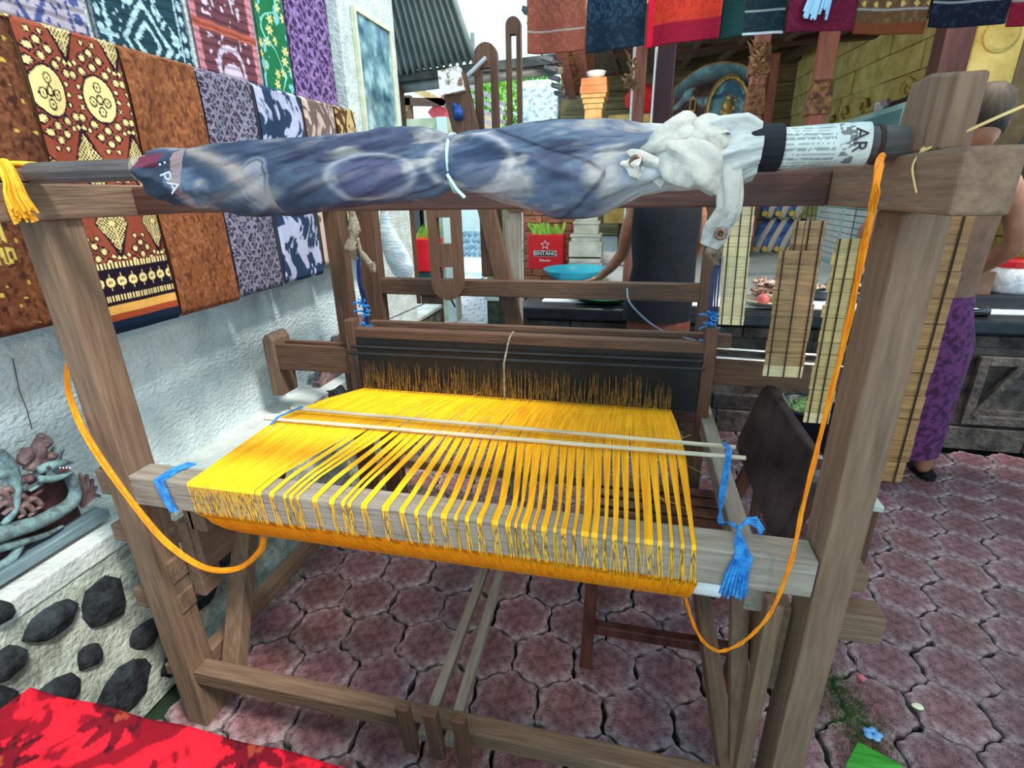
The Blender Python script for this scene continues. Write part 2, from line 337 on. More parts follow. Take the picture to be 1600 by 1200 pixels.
# ------------------------------------------------------------------ THE LOOM
Lm = thing('handloom', 'large weathered wooden floor loom strung with yellow warp in the middle', 'loom', (-0.4, 1.4, 0))
bv = .004
def part(nm, b, m, label=None, bevel=bv, smooth=False): return b.obj(nm, m, Lm, bevel=bevel, label=label, smooth=smooth)
part('post', bx(-1.197, -1.127, .816, .892, 0, 1.415), W['z'])
part('post', bx(.347, .405, .816, .905, 0, 1.415), W['z'])
part('post', bx(-1.17, -1.105, 1.84, 1.90, 0, 1.415), WM['z'])
part('post', bx(-1.165, -1.075, 2.06, 2.12, 0, 1.415), WM['z'])
part('post', bx(.255, .305, 2.06, 2.12, 0, 1.415), WM['z'])
part('post', bx(-.535, -.470, 2.16, 2.22, 0, 1.37), WP['z'])
part('side_rail', MB().hexa([(-1.20, .50, 1.415), (-1.115, .50, 1.415), (-1.115, 1.12, 1.413), (-1.20, 1.12, 1.413), (-1.20, .50, 1.485), (-1.115, .50, 1.485), (-1.115, 1.12, 1.478), (-1.20, 1.12, 1.478)]), W['y'])
part('side_rail', bx(.312, .366, .64, 2.14, 1.418, 1.484), W['y'])
part('side_rail', bx(-1.19, -1.12, 1.12, 2.14, 1.415, 1.475), WM['y'])
part('top_beam', bx(-1.115, .312, 1.01, 1.065, 1.418, 1.474), WD['x'], 'dark red-brown cross beam')
part('cross_rail', bx(-1.13, .26, 2.065, 2.115, 1.037, 1.105), WM['x'])
part('breast_beam', bx(-1.127, .345, .816, .880, .763, .842), WP['x'])
part('tenon', bx(-1.245, -1.197, .830, .880, .768, .838), W['x'])
part('low_rail', bx(-1.127, .347, .822, .872, .165, .212), W['x'])
part('tenon', bx(-1.235, -1.197, .83, .865, .168, .205), W['x'])
part('low_rail', bx(-1.165, .255, 2.065, 2.115, .165, .212), W['x'])
# mid side rails, bearing blocks, outer stubs
part('side_rail', bx(.262, .307, .90, 2.06, .64, .70), WP['y'])
part('side_rail', bx(-1.085, -1.035, .90, 2.06, .635, .70), W['y'])
part('side_rail', bx(.262, .307, .85, 2.06, .17, .22), W['y'])
part('side_rail', bx(-1.165, -1.12, .89, 2.06, .17, .22), W['y'])
part('bearing_board', MB().hexa([(-1.10, .90, .50), (-1.07, .90, .50), (-1.07, 1.12, .50), (-1.10, 1.12, .50), (-1.10, .90, .70), (-1.07, .90, .70), (-1.07, 1.12, .70), (-1.10, 1.12, .70)]), W['y'])
part('bearing_board', bx(-1.127, -1.09, .892, .96, .42, .66), W['y'])
part('bearing_board', bx(.305, .345, .88, .98, .46, .68), W['y'])
for z0, z1, xe, y0 in ((.60, .65, -1.30, .86), (.40, .46, -1.27, .84), (.50, .57, -1.235, .84)): part('tenon', bx(xe, -1.12, y0, y0+.05, z0, z1), W['x'])
for z0, z1, xe, y0 in ((.69, .735, .49, .94), (.60, .665, .52, .90)): part('tenon', bx(.40, xe, y0, y0+.055, z0, z1), W['x'])
# V braces
part('brace', MB().bar((-1.06, .87, .12), (-1.05, 1.06, .60), .045, .055, (1, 0, 0)), W['z'])
part('brace', MB().bar((.315, .85, .06), (.270, .99, .64), .038, .036, (1, 0, 0)), W['z'])
part('brace', bx(.292, .322, .855, .892, 0, .70), W['z'])
# warp roller below and behind the breast beam
part('warp_roller', MB().lathe((0, .945, .668), [(.026, -1.06), (.03, -1.0), (.03, .22), (.022, .22), (.022, .31)], 16, 'x'), WG['x'], smooth=False, bevel=0)
part('roller_wrap', MB().lathe((0, .945, .668), [(.033, -1.05), (.034, -.965), (.033, -.965)], 16, 'x'), M_rag, 'pale string wrapping')
part('roller_wrap', MB().lathe((0, .945, .668), [(.033, .14), (.034, .22), (.033, .22)], 16, 'x'), M_white, 'white plastic wrapping')
# treadles with their pegs
for x0, x1 in ((-.435, -.425), (-.365, -.375)):
    t = part('treadle', MB().bar((x0, .80, .19), (x1-.015, 1.75, .24), .028, .03), WP['y'])
for x in (-.465, -.395, -.325):
    part('peg', MB().bar((x+.004, .792, .15), (x, .775, .325), .034, .022, (0, 1, 0)), WM['z'])
# slotted uprights above
def slotted(pts_c, wid, z0, z1, y, th, slots, m, lean=0.0, label=None, round_top=True, round_bot=False):
    # outline in x-z with slots cut by building rails around them
    x = pts_c; b = MB(); hw = wid/2
    sh = lambda z: (z-z0)*lean
    cuts = sorted(slots); zc = z0+(hw if round_bot else 0); ztop = z1-(hw if round_top else 0)
    def slab(xa, xb, za, zb): b.hexa([(x+xa+sh(za), y, za), (x+xb+sh(za), y, za), (x+xb+sh(za), y+th, za), (x+xa+sh(za), y+th, za), (x+xa+sh(zb), y, zb), (x+xb+sh(zb), y, zb), (x+xb+sh(zb), y+th, zb), (x+xa+sh(zb), y+th, zb)])
    for a, c in cuts:
        if a > zc: slab(-hw, hw, zc, a)
        slab(-hw, -hw*.42, a, c); slab(hw*.42, hw, a, c); zc = c
    slab(-hw, hw, zc, ztop)
    for flag, zz, s_ in ((round_top, ztop, 1), (round_bot, z0+hw, -1)):
        if flag:
            pts = [(x+sh(zz)+hw*math.cos(PI*k/10), y, zz+s_*hw*math.sin(PI*k/10)) for k in range(11)]
            b.prism(pts, (0, th, 0))
    return b.obj('slotted_upright', m, Lm, label=label)
slotted(-.605, .092, 1.10, 1.985, 2.20, .03, [(1.50, 1.90)], WM['z'])
slotted(-.483, .056, 1.37, 2.045, 2.15, .03, [(1.45, 1.99)], WM['z'])
slotted(-.735, .135, 1.035, 1.62, 1.98, .03, [(1.12, 1.17), (1.26, 1.36)], WM['z'], round_top=False, round_bot=True, label='slotted board hanging before the rear rail')
part('leaning_leg', MB().bar((-.478, 2.12, .86), (-.612, 2.12, 1.46), .07, .04, (0, 1, 0)), WM['z'])
slotted(-.485-.225*.56, .10, 1.42, 1.87, 2.10, .04, [(1.50, 1.62)], WM['z'], lean=-.225, round_top=False, label='leaning board with chipped white top')
MB().bar((-.703, 2.098, 1.80), (-.716, 2.098, 1.882), .094, .05, (0, 1, 0), .86).obj('white_tip', mat('chipped_white_paint', lin(120, 96, 74), lin(224, 226, 222), .8, (24, 24, 24), 6, lo=.42, hi=.5), Lm)
MB().blob((-.688, 2.092, 1.735), (.022, .016, .026), 10, 7, .25).blob((-.700, 2.092, 1.755), (.014, .012, .016), 8, 6, .25).obj('cloth_plug', mat('navy_rag', lin(16, 44, 96), lin(34, 80, 150), .8, (60, 60, 60)), Lm, smooth=True)
part('cord', MB().tube([(-.60, 2.19, 1.93), (-.66, 2.15, 1.87), (-.72, 2.13, 1.80), (-.75, 2.12, 1.76)], .008, 6), mat('pale_cord', lin(150, 160, 170), lin(190, 196, 200), .7), bevel=0)
# batten (beater) with shuttle boxes
yb = 1.75
part('batten_cap', bx(-1.045, .25, yb-.015, yb+.025, .930, .968), WM['x'])
part('batten_cap', bx(-1.0, .25, yb+.045, yb+.07, .955, .985), WM['x'])
part('batten_sword', bx(-1.075, -1.035, yb-.02, yb+.03, .20, 1.0), WM['z'])
part('batten_sword', bx(.245, .285, yb-.02, yb+.03, .20, 1.02), WM['z'])
part('shuttle_box', bx(-1.425, -1.075, yb-.01, yb+.01, .775, .885), WM['x'], 'shuttle box board on the left end')
part('shuttle_box', bx(-1.425, -1.075, yb+.05, yb+.07, .79, .885), WM['x'])
part('box_end', MB().prism([(-1.455, yb-.02, .66), (-1.405, yb-.02, .66), (-1.405, yb-.02, .90), (-1.42, yb-.02, .925), (-1.44, yb-.02, .925), (-1.455, yb-.02, .90)], (0, .11, 0)), W['z'])
part('shuttle_rail', MB().tube([(.285, yb+.01, .945), (.70, yb+.01, .935)], .0045, 8).tube([(.285, yb-.03, .925), (.70, yb-.03, .915)], .0045, 8), mat('steel_rod', lin(150, 156, 160), lin(200, 204, 206), .3, metal=.8), 'steel shuttle rails on the right end', bevel=0)
part('shuttle_box', bx(.285, .74, yb+.05, yb+.075, .80, .90), WM['x'])
part('box_end', bx(.66, .74, yb-.03, yb+.05, .905, .965), WD['x'])
part('batten_ear', bx(.285, .335, yb+.02, yb+.05, .93, .99), WM['x'])
part('race_board', bx(-1.035, .245, yb-.02, yb+.02, .68, .72), WD['x'])
# heddles: two rows of dark threads between thin bars
hd = mat('heddle_string', lin(18, 20, 24), lin(40, 40, 42), .7)
b = MB(); b.tube([(-1.035, yb-.05, .905), (.245, yb-.05, .915)], .006, 6); b.tube([(-1.035, yb-.085, .89), (.245, yb-.085, .90)], .006, 6); b.tube([(-1.035, yb-.12, .70), (.2, yb-.12, .70)], .006, 6)
part('heddle_bar', b, hd, bevel=0)
h = MB()
for k in range(560):
    x = -1.03+k*1.26/560+random.uniform(-.0006, .0006); y = yb-.05-(k % 2)*.035
    h.add([(x-.0006, y, .71), (x+.0006, y, .71), (x+.0006, y, .905), (x-.0006, y, .905)], [(0, 1, 2, 3)])
h.obj('heddles', hd, Lm, kind='stuff')
bx(-1.035, .245, yb-.012, yb-.004, .72, .93).obj('reed', mat('dark_reed', lin(16, 16, 18), lin(44, 40, 36), .5, (300, 4, 4)), Lm)
h = MB()
for k in range(620):
    x = -.955+k*1.105/620+random.uniform(-.002, .002); z1 = .775+random.random()**1.3*.11; x2 = x+random.uniform(-.006, .006)
    h.add([(x-.0007, yb-.13, .745+(z1-.775)*.6*(k % 2)), (x+.0007, yb-.13, .745+(z1-.775)*.6*(k % 2)), (x2+.0003, yb-.125, z1), (x2-.0003, yb-.125, z1)], [(0, 1, 2, 3)])
h.obj('leashed_ends', mat('dull_gold_yarn', lin(70, 52, 22), lin(180, 136, 44), .7, (300, 300, 60)), Lm, kind='stuff')

q0 = atY(787, 535, 1.62); part('cord', MB().tube([(q0.x, 1.765, .972), (q0.x, 1.70, .965), (q0.x, 1.615, .90), (q0.x, 1.61, .76)], .0035, 5), M_rag, 'pale cord tied over the middle of the batten', bevel=0)
# board standing on the right rail that carries the pole, pole blocks
part('pole_bracket', MB().prism([(.322, .712, 1.484), (.322, .835, 1.484), (.322, .835, 1.50), (.322, .822, 1.566), (.322, .78, 1.570), (.322, .712, 1.560)], (.030, 0, 0)), W['z'])
part('pole_bracket', MB().prism([(-1.19, .60, 1.484), (-1.19, .86, 1.484), (-1.19, .86, 1.505), (-1.19, .60, 1.51)], (.075, 0, 0)), W['y'])
part('cloth_pole', MB().lathe((0, .80, 1.4975), [(.017, -1.10), (.019, -1.09), (.019, -.7), (.021, 0), (.0215, .30), (.020, .330)], 10, 'x'), WG['x'], 'thick dark grey pole across the top', bevel=0)
part('pole_wrap', MB().lathe((0, .80, 1.4975), [(.0225, -.852), (.023, -.85), (.023, -.80), (.0225, -.80)], 14, 'x'), M_rag, 'pale tape around the pole', bevel=0)
part('pole_wrap', MB().lathe((0, .80, 1.4975), [(.028, .09), (.0295, .095), (.0295, .175), (.028, .178)], 18, 'x'), M_navy, 'dark blue cloth band around the pole', bevel=0, smooth=False)
# newspaper sleeve
uu, vv = np.meshgrid(np.linspace(0, 1, 120), np.linspace(0, 2*PI, 90)); xx = .172+uu*.105
pc = np.ones(uu.shape+(3,))*L3(196, 204, 200)
text = (np.sin(vv*26) > .1) & (vnoise(uu*3, vv*9, 12, 4, 2) > .38) & (uu < .62); pc = mixc(pc, text*.55, L3(40, 46, 54))
hl = (uu > .66) & (uu < .84) & (vnoise(uu*2, vv, 5, 9, 2) > .55); pc = mixc(pc, hl*.75, L3(60, 40, 40))
rr_ = .0255+.0012*np.sin(vv*3+uu*4)
gridmesh('newspaper_sleeve', xx, .80-rr_*np.cos(vv), 1.4975+rr_*np.sin(vv), pc, M_vcol, Lm, label='newsprint wrapped round the pole')
part('pole_tie', MB().lathe((0, .80, 1.4975), [(.0205, .287), (.024, .288), (.024, .292), (.0205, .293)], 16, 'x'), M_cordk, bevel=0)
fm = mat('print_black', lin(40, 34, 40), lin(70, 60, 64), .8)
font('AR', 'headline', fm, .022, (.262, .7735, 1.502), (PI/2, PI/2, 0), Lm, .0006)

# ------------------------------------------------------------------ warp: bundles of yellow yarn, each a part
Wp = thing('warp', 'sheet of bright yellow warp yarn spread in bundles across the loom', 'yarn', (-.4, .85, .842))
XN0, XN1, XF0, XF1 = -.955, .150, -.975, .146
ZF, YF = .748, 1.66
pos = [0.0]; rs = random.Random(11)
# centres (0..1) on the beam of the bundles read from the photo, dense at the left, loose in the middle
cent = [.004, .018, .032, .047, .060, .072, .086, .098, .112, .125, .137, .150, .166, .196, .226, .240, .254, .292, .328, .352, .366, .396, .440, .474, .502, .528, .556, .579, .600, .624, .652, .676, .690, .706, .723, .741, .760, .775, .793, .812, .828, .845, .862, .880, .900, .918, .936, .955, .972, .990]
wid = [.013]*13+[.010, .006, .007, .004, .011, .010, .006, .006, .011, .013, .010, .007, .008, .011, .005, .007, .009, .012, .008, .004, .010, .006, .009, .004, .008, .005, .013, .010, .005, .008, .006, .005, .014, .006, .004, .004, .006]
wid += [.006]*(len(cent)-len(wid))
N = len(cent)
tops = np.linspace(0.004, .996, N)
for i, (cc, ww) in enumerate(zip(cent, wid)):
    ft = tops[i]; b = MB(); nt = 22
    for k in range(nt):
        s = (k+.5)/nt-.5
        xn = XN0+(XN1-XN0)*(cc+s*ww*1.0+rs.uniform(-.0004, .0004)); xf = XF0+(XF1-XF0)*(ft+s*.0205)
        jz = rs.uniform(-.0015, .002)
        # where the fan closes in: straight from the reed to the lease rods, then converging to the beam
        xm = xf*.80+xn*.20+rs.uniform(-.001, .001)
        p = [(xf, YF, ZF+.004), (xf*.97+xn*.03, 1.42, .806+jz), (xm, 1.17, .846+jz), (xn*.93+xm*.07, .90, .8465), (xn, .870, .8450), (xn, .818, .8440), (xn, .8135, .836)]
        hw = .0009
        vs = []; n = len(p)
        for (x, y, z) in p: vs += [(x-hw, y, z), (x+hw, y, z), (x, y, z+.0012)]
        b.add(vs, [q for a in range(n-1) for q in ((3*a, 3*a+2, 3*a+5, 3*a+3), (3*a+2, 3*a+1, 3*a+4, 3*a+5))])
        if k % 3: continue
        # down the front face, splaying, to the lower edge then back to the roller
        xb = xn+rs.uniform(.0, .011)*(1 if rs.random() < .85 else -.4)+.002
        hw = .0009
        q = [(xn, .8135, .836), (xb, .8135, .764), (xb+.002, .8180, .7585), (xb+.006, .915, .640)]
        hws = [.0005, .00045, .0020, .0040]
        vs = []
        for (x, y, z), h_ in zip(q, hws): vs += [(x-h_, y, z), (x+h_, y, z)]
        b.add(vs, [(2*a, 2*a+1, 2*a+3, 2*a+2) for a in range(len(q)-1)])
    b.obj('yarn_bundle', M_yarn, Wp)
# the sheet under the beam down to the roller
uu, vv = np.meshgrid(np.linspace(0, 1, 420), np.linspace(0, 1, 10))
zz = .762-.130*vv; yy = .822+.100*vv-.012*np.sin(vv*PI); xx = XN0+.004+(XN1-XN0)*uu
cc_ = np.ones(uu.shape+(3,))*L3(255, 150, 6); cc_ = mixc(cc_, (vnoise(uu*60, vv*.4, 9, 5, 2) > .56)*.5, L3(196, 96, 0))
gridmesh('warp_sheet', xx, yy, zz, cc_, M_vcol, Wp, kind='stuff', label='orange-yellow sheet of yarn running back to the roller')
MB().lathe((0, .945, .668), [(.040, XN0), (.043, XN0+.01), (.043, XN1-.01), (.040, XN1)], 18, 'x').obj('wound_yarn', M_orange, Wp, smooth=False)
fz = MB()
for k in range(90):
    x = XN0+(XN1-XN0)*rs.random(); a = Vector((x, rs.uniform(.9, 1.4), .852)); fz.tube([a, a+Vector((rs.uniform(-.03, .03), .02, rs.uniform(-.02, .02))), a+Vector((rs.uniform(-.06, .06), .03, rs.uniform(-.03, .02)))], .0004, 3, False)
fz.obj('loose_fibres', M_yarn, Wp, kind='stuff')
# lease rods and blue ties
for k, (a, c, lb) in enumerate((((-.972, 1.225, .853), (.272, 1.215, .852), 'upper pale lease rod lying across the yellow warp, farther of the pair'), ((-1.0, 1.14, .856), (.284, 1.155, .856), 'pale lease rod lying across the yellow warp, nearer of the pair'))):
    tag(MB().tube([a, c], .0055, 8).obj('lease_rod', mat('bleached_rod', lin(176, 160, 130), lin(222, 212, 186), .55, (6, 60, 60)), loc=a), lb, 'rod', 'lease rods')
r = thing('raffia_tie', 'light blue raffia string from the lease rods to the right end of the beam, knotted', 'string', (.262, .86, .85))
b = MB()
for k in range(5):
    o = (k-2)*.0025; b.tube(bez([(.245+o, 1.21, .862), (.247+o, 1.16, .864), (.225+o, 1.06, .80), (.213-o, .98, .79), (.213+o, .90, .845), (.222, .872, .852)], 6), .0022, 5)
b.obj('strand', M_blue, r)
b = MB()
for k in range(7):
    o = (k-3)*.0042; b.tube([(.222, .872, .852), (.219+o*.5, .84, .848), (.222+o, .8105, .838), (.216+o*1.3, .810, .80), (.214+o*1.7, .810, .752-.004*(k % 3))], .0030, 5)
b.obj('loop', M_blue, r)
b = MB()
for k in range(9):
    o = random.uniform(-.012, .012); b.tube([(.222, .872, .853), (.238, .880+o*.3, .868+o*.3), (.255, .885+o, .862+o*.5), (.262+o*.5, .87+o, .852)], .0024, 5)
b.obj('knot', M_blue, r)
t2 = thing('raffia_tie', 'blue raffia band tied round the left end of the front beam', 'string', (-1.02, .85, .845))
b = MB()
for k in range(6):
    o = (k-3)*.0045; b.tube([(-1.01+o, .89, .847), (-1.028+o, .86, .8455), (-1.030+o, .8115, .843), (-1.022+o*.9, .811, .80), (-1.012+o*.8, .811, .762)], .0028, 5)
b.obj('band', M_blue, t2)
t3 = thing('raffia_tie', 'thin blue raffia string slanting down from the left ends of the lease rods', 'string', (-.93, 1.22, .86))
MB().tube([(-.935, 1.225, .862), (-.955, 1.14, .864), (-1.00, 1.06, .80), (-1.04, .99, .705)], .0045, 6, flat=.5).obj('strand', M_blue, t3)
# ------------------------------------------------------------------ wrapped cloth on the pole
nu, nv = 640, 190
u = np.linspace(0, 1, nu); v = np.linspace(0, 2*PI, nv); U, V = np.meshgrid(u, v)
X = -.822+U*(.150+.822)
prof_x = np.array([-.822, -.80, -.74, -.66, -.55, -.45, -.36, -.30, -.272, -.25, -.20, -.12, -.05, .0, .04, .09, .13, .150])
prof_t = np.array([.026, .030, .030, .033, .036, .038, .040, .040, .031, .038, .042, .044, .040, .034, .034, .040, .036, .024])   # above the axis
prof_b = np.array([.045, .058, .064, .074, .078, .066, .056, .050, .044, .050, .066, .082, .078, .060, .050, .048, .046, .036])    # below
T = np.interp(X, prof_x, prof_t); B_ = np.interp(X, prof_x, prof_b)
ang = V  # 0 = back, going over the top to the front (-y) and under
sz, sy = np.sin(V), np.cos(V)
fold = (vnoise(U*6+V*.5, V*1.2+U*5, 2.0, 2, 3)-.5)*.016
fold += .004*np.sin(U*40+V*3+4*vnoise(U*3, V, 2, 5))*np.clip((U-.75)*5, 0, 1)+.0025*np.sin(V*2.2+U*22)
ridge = np.exp(-((V-2.9-.9*np.sin(U*9+.4))/.18)**2)*.007
R_ = np.where(sz > 0, T, B_)*np.abs(sz)+.036*(1-np.abs(sz)); R_ = R_+fold*np.clip(1-np.exp(-((X+.272)/.02)**2)*.8, 0, 1)+ridge
Yc = .798-(R_)*(-sy)*-1
Yc = .798+R_*sy*.95; Zc = 1.4975+R_*sz
base = np.ones(U.shape+(3,))*L3(82, 96, 116)
n1 = vnoise(U*3+.3*V, V*.6, 3.2, 21, 4); n2 = vnoise(U*5, V*.8+U*2, 3, 33, 4)
base = mixc(base, np.clip((n1-.50)*5, 0, 1), L3(62, 66, 88)); base = mixc(base, np.clip((n2-.55)*6, 0, 1)*.8, L3(160, 154, 150))
base = mixc(base, np.clip((.40-n2)*7, 0, 1)*.7, L3(52, 50, 70)); base = mixc(base, np.clip((V-3.9)/1.2, 0, 1)*.55*(U > .05)*np.clip((vnoise(U*4, V, 4, 9)-.3)*3, 0, 1), L3(120, 96, 92))
base = mixc(base, np.clip((vnoise(U*4, V*.7, 3, 71, 3)-.36)*4, 0, 1)*(1-np.clip((U-.26)*8, 0, 1))*.8, L3(40, 52, 70))
hair = (np.abs(U-.33-.02*np.sin(V*3)) < .045) & (np.abs(V-3.2) < .9) & (n2 > .46); base = mixc(base, np.clip(1.3-np.hypot((U-.33)/.05, (V-3.2)/1.0), 0, 1)*np.clip((n2-.42)*8, 0, 1)*.8, L3(60, 58, 82))
for (cu_, cv_, ru, rv, col) in ((.44, 3.6, .055, .55, L3(74, 72, 100)), (.60, 3.3, .05, .7, L3(70, 82, 108)), (.24, 3.5, .02, .5, L3(168, 164, 170))):
    e = ((U-cu_)/ru)**2+((V-cv_)/rv)**2; base = mixc(base, np.clip((1.15-e)*4, 0, 1)*.8, col); base = mixc(base, np.exp(-((e-1.7)/.35)**2)*.5, L3(176, 172, 176))
base = mixc(base, np.clip((.70-np.abs(V-(3.0+(U-.10)*9)))*6, 0, 1)*(U > .07)*(U < .20)*.0, L3(150, 140, 130))
base = mixc(base, np.clip((U-.10)*20, 0, 1)*np.clip((.40-U)*12, 0, 1)*np.clip(((V-1.9)*2), 0, 1)*.45, L3(44, 56, 76))
base = mixc(base, np.exp(-((V-(2.2+(U-.10)*11))/.28)**2)*(U > .10)*(U < .27)*.75, L3(150, 138, 132))
base = mixc(base, (U < .05)*.9*((V > 2.2) & (V < 3.1)), L3(104, 40, 60)); base = mixc(base, (U < .06)*(V > 3.1)*.8, L3(40, 48, 62)); base = mixc(base, (np.abs(U-.085) < .012)*.6, L3(158, 130, 128))
seam = np.exp(-((V-(2.0+(U-.60)*8))/.05)**2)*np.clip((U-.60)*30, 0, 1)*np.clip((.80-U)*60, 0, 1)+np.exp(-((V-(3.6-(U-.80)*16))/.07)**2)*(U > .72)*(U < .80); base = mixc(base, np.clip(seam, 0, 1)*.8, L3(40, 42, 56))
base = mixc(base, np.clip((U-(.80-.05*np.cos(V*1.2)))*14, 0, 1), L3(178, 180, 178)*np.array([.98, 1, 1]))
base = mixc(base, np.clip((.5-vnoise(U*9, V*3, 6, 77, 4))*3, 0, 1)*.35*(U > .75), L3(130, 124, 118))
rc = thing('wrapped_cloth', 'faded blue-grey printed cloth rolled around the loom pole, knotted at its right end', 'cloth', (-.33, .8, 1.50))
gridmesh('rolled_sheet', X, Yc, Zc, base, M_vcol, rc)
# knot of bunched fabric: twisted lobes
def lobe(path, rads, col, nm='knot_fold', sd=0, squash=.55):
    P = bez(path, 10); m = len(P); n = 44; rd = np.interp(np.linspace(0, 1, m), np.linspace(0, 1, len(rads)), rads)
    co = np.zeros((m, n+1, 3)); u_ = None; KS = .74
    P = [Vector((.050+(p.x-.062)*.84, p.y+.010, 1.474+(p.z-1.478)*(.62 if p.z > 1.478 else 1.0))) for p in P]
    for i, p in enumerate(P):
        d = (P[min(i+1, m-1)]-P[max(i-1, 0)]).normalized()
        u_ = (Vector((0, -1, .25)) if u_ is None else u_); u_ = (u_-d*u_.dot(d)).normalized(); v_ = d.cross(u_)
        for k in range(n+1):
            a = 2*PI*k/n; wr = 1+.20*math.sin(a*3+i*.16+sd)+.13*math.sin(a*5-i*.25+sd*2)+.05*math.sin(a*9+sd)
            q = p+(u_*math.cos(a)*squash+v_*math.sin(a))*rd[i]*wr*KS; co[i, k] = q
    cc = np.ones((m, n+1, 3))*col; A, Bq = np.meshgrid(np.linspace(0, 1, n+1), np.linspace(0, 1, m)); cc = mixc(cc, np.clip((vnoise(A*3, Bq*4, 4, sd, 3)-.5)*4, 0, 1)*.5, L3(132, 124, 118))
    return gridmesh(nm, co[..., 0], co[..., 1], co[..., 2], cc, M_vcol, rc)
kc = L3(176, 174, 166)
lobe([(-.01, .775, 1.515), (.03, .755, 1.525), (.075, .765, 1.565), (.085, .785, 1.558)], [.012, .028, .026, .004], kc, sd=1)
lobe([(.02, .765, 1.535), (.06, .745, 1.50), (.10, .745, 1.475), (.125, .76, 1.45)], [.01, .034, .036, .012], kc, sd=2)
lobe([(.055, .765, 1.475), (.09, .755, 1.52), (.115, .765, 1.535), (.128, .785, 1.50)], [.018, .032, .034, .02], kc, sd=3)
lobe([(.10, .755, 1.53), (.095, .772, 1.56), (.075, .79, 1.572)], [.03, .026, .004], kc, sd=4)
lobe([(-.06, .775, 1.515), (.0, .757, 1.50), (.05, .75, 1.47)], [.012, .024, .02], kc, sd=6)
lobe([(.115, .765, 1.53), (.134, .755, 1.48), (.145, .755, 1.43), (.135, .765, 1.405), (.122, .772, 1.378)], [.010, .022, .018, .024, .016], kc, nm='hanging_tail', sd=5, squash=.28)
lobe([(-.03, .752, 1.487), (.005, .738, 1.483)], [.012, .016], L3(196, 190, 178), sd=8)
eye = mat('brass_eyelet', lin(96, 68, 56), lin(140, 110, 96), .4, (60, 60, 60), metal=.5)
def eyelet(p): MB().lathe(p, [(.0035, .004), (.0035, -.002), (.0085, -.003), (.0085, .003), (.0055, .005)], 14, 'y').obj('eyelet', eye, rc, smooth=True)
eyelet((.1125, .768, 1.391)); eyelet((-.006, .750, 1.484))
tie = MB().tube([(-.272, .80+.036*math.cos(a), 1.4975+(.034 if math.sin(a) > 0 else .047)*math.sin(a)) for a in np.linspace(0, 2*PI, 30)], .0026, 6).tube([(-.272, .762, 1.475), (-.258, .758, 1.455), (-.245, .757, 1.443)], .0028, 5)
tie.obj('tie_strap', mat('pale_green_strap', lin(150, 190, 180), lin(180, 210, 200), .4), rc)
font(': pA', 'printed_letters', mat('grey_print', lin(176, 180, 186), lin(186, 190, 196), .8), .030, (-.742, .7475, 1.482), (PI/2, PI*.42, 0), rc, .0006)

# hanging strings, rags, blue cords at both rear sides
def ragknot(x, y, z, sc=1.0, sd=0):
    t = thing('rag_tie', 'knotted beige rag and blue cords holding the %s end of the batten' % ('left' if x < -.5 else 'right'), 'cord', (x, y, 1.40))
    rr = random.Random(sd); b = MB()
    b.tube(bez([(x, y, 1.42), (x+.006, y-.01, 1.33), (x-.012, y-.02, 1.27), (x, y-.01, 1.22)], 6), [.012, .014, .012, .016, .02, .022, .028, .024, .018, .014, .016, .02, .026, .03, .024, .022, .012, .01, .01][:19], 9, True, .7)
    b.obj('rag', M_rag, t, smooth=True)
    b = MB()
    for k in range(4): b.tube(bez([(x+.004*k, y, 1.24), (x+.008*k-.01, y-.006*k, 1.14), (x+.006*k, y, 1.05), (x+.004*k, y+.0, .965)], 5), .0028, 5)
    b.obj('cord', M_darkblue, t)
    b = MB()
    for kz in (1.055, 1.02, .962):
        for k in range(8):
            a = rr.uniform(0, 6.28); b.tube([(x, y, kz), (x+.024*math.cos(a), y-.012, kz+.012*math.sin(a)), (x+.036*math.cos(a+.4), y-.01, kz+.018*math.sin(a+.4))], .0035, 4)
    b.obj('knot', M_blue, t)
    MB().tube(bez([(x+.02, y-.02, 1.30), (x+.035, y-.03, 1.25), (x+.07, y-.03, 1.20), (x+.085, y-.03, 1.195)], 5), [.008]*6+[.014]*5+[.022]*4+[.016], 8, True, .5).obj('rag', M_rag, t, smooth=True)
    return t
ragknot(-1.02, 1.80, 1.0, sd=1); ragknot(.255, 1.76, 1.0, sd=4)
tag(MB().tube(bez([(-.02, 2.04, 1.09), (0, 1.98, 1.04), (.10, 1.86, .98), (.22, 1.77, .965)], 8), .004, 6).obj('slack_cord', mat('grey_cord', lin(96, 100, 112), lin(130, 134, 142), .6), loc=(-.02, 2.04, 1.09)), 'slack grey cord running from the rear rail down to the right end of the batten', 'cord')
tag(MB().tube([(-.96, 1.79, .975), (-.50, 2.5, 1.145)], .0022, 5).tube([(-.75, 2.05, 1.03), (-.72, 2.02, 1.0)], .004, 5).obj('taut_string', M_cordk, loc=(-.96, 1.79, .975)), 'thin dark string running up rightwards from the left end of the batten cap', 'cord')

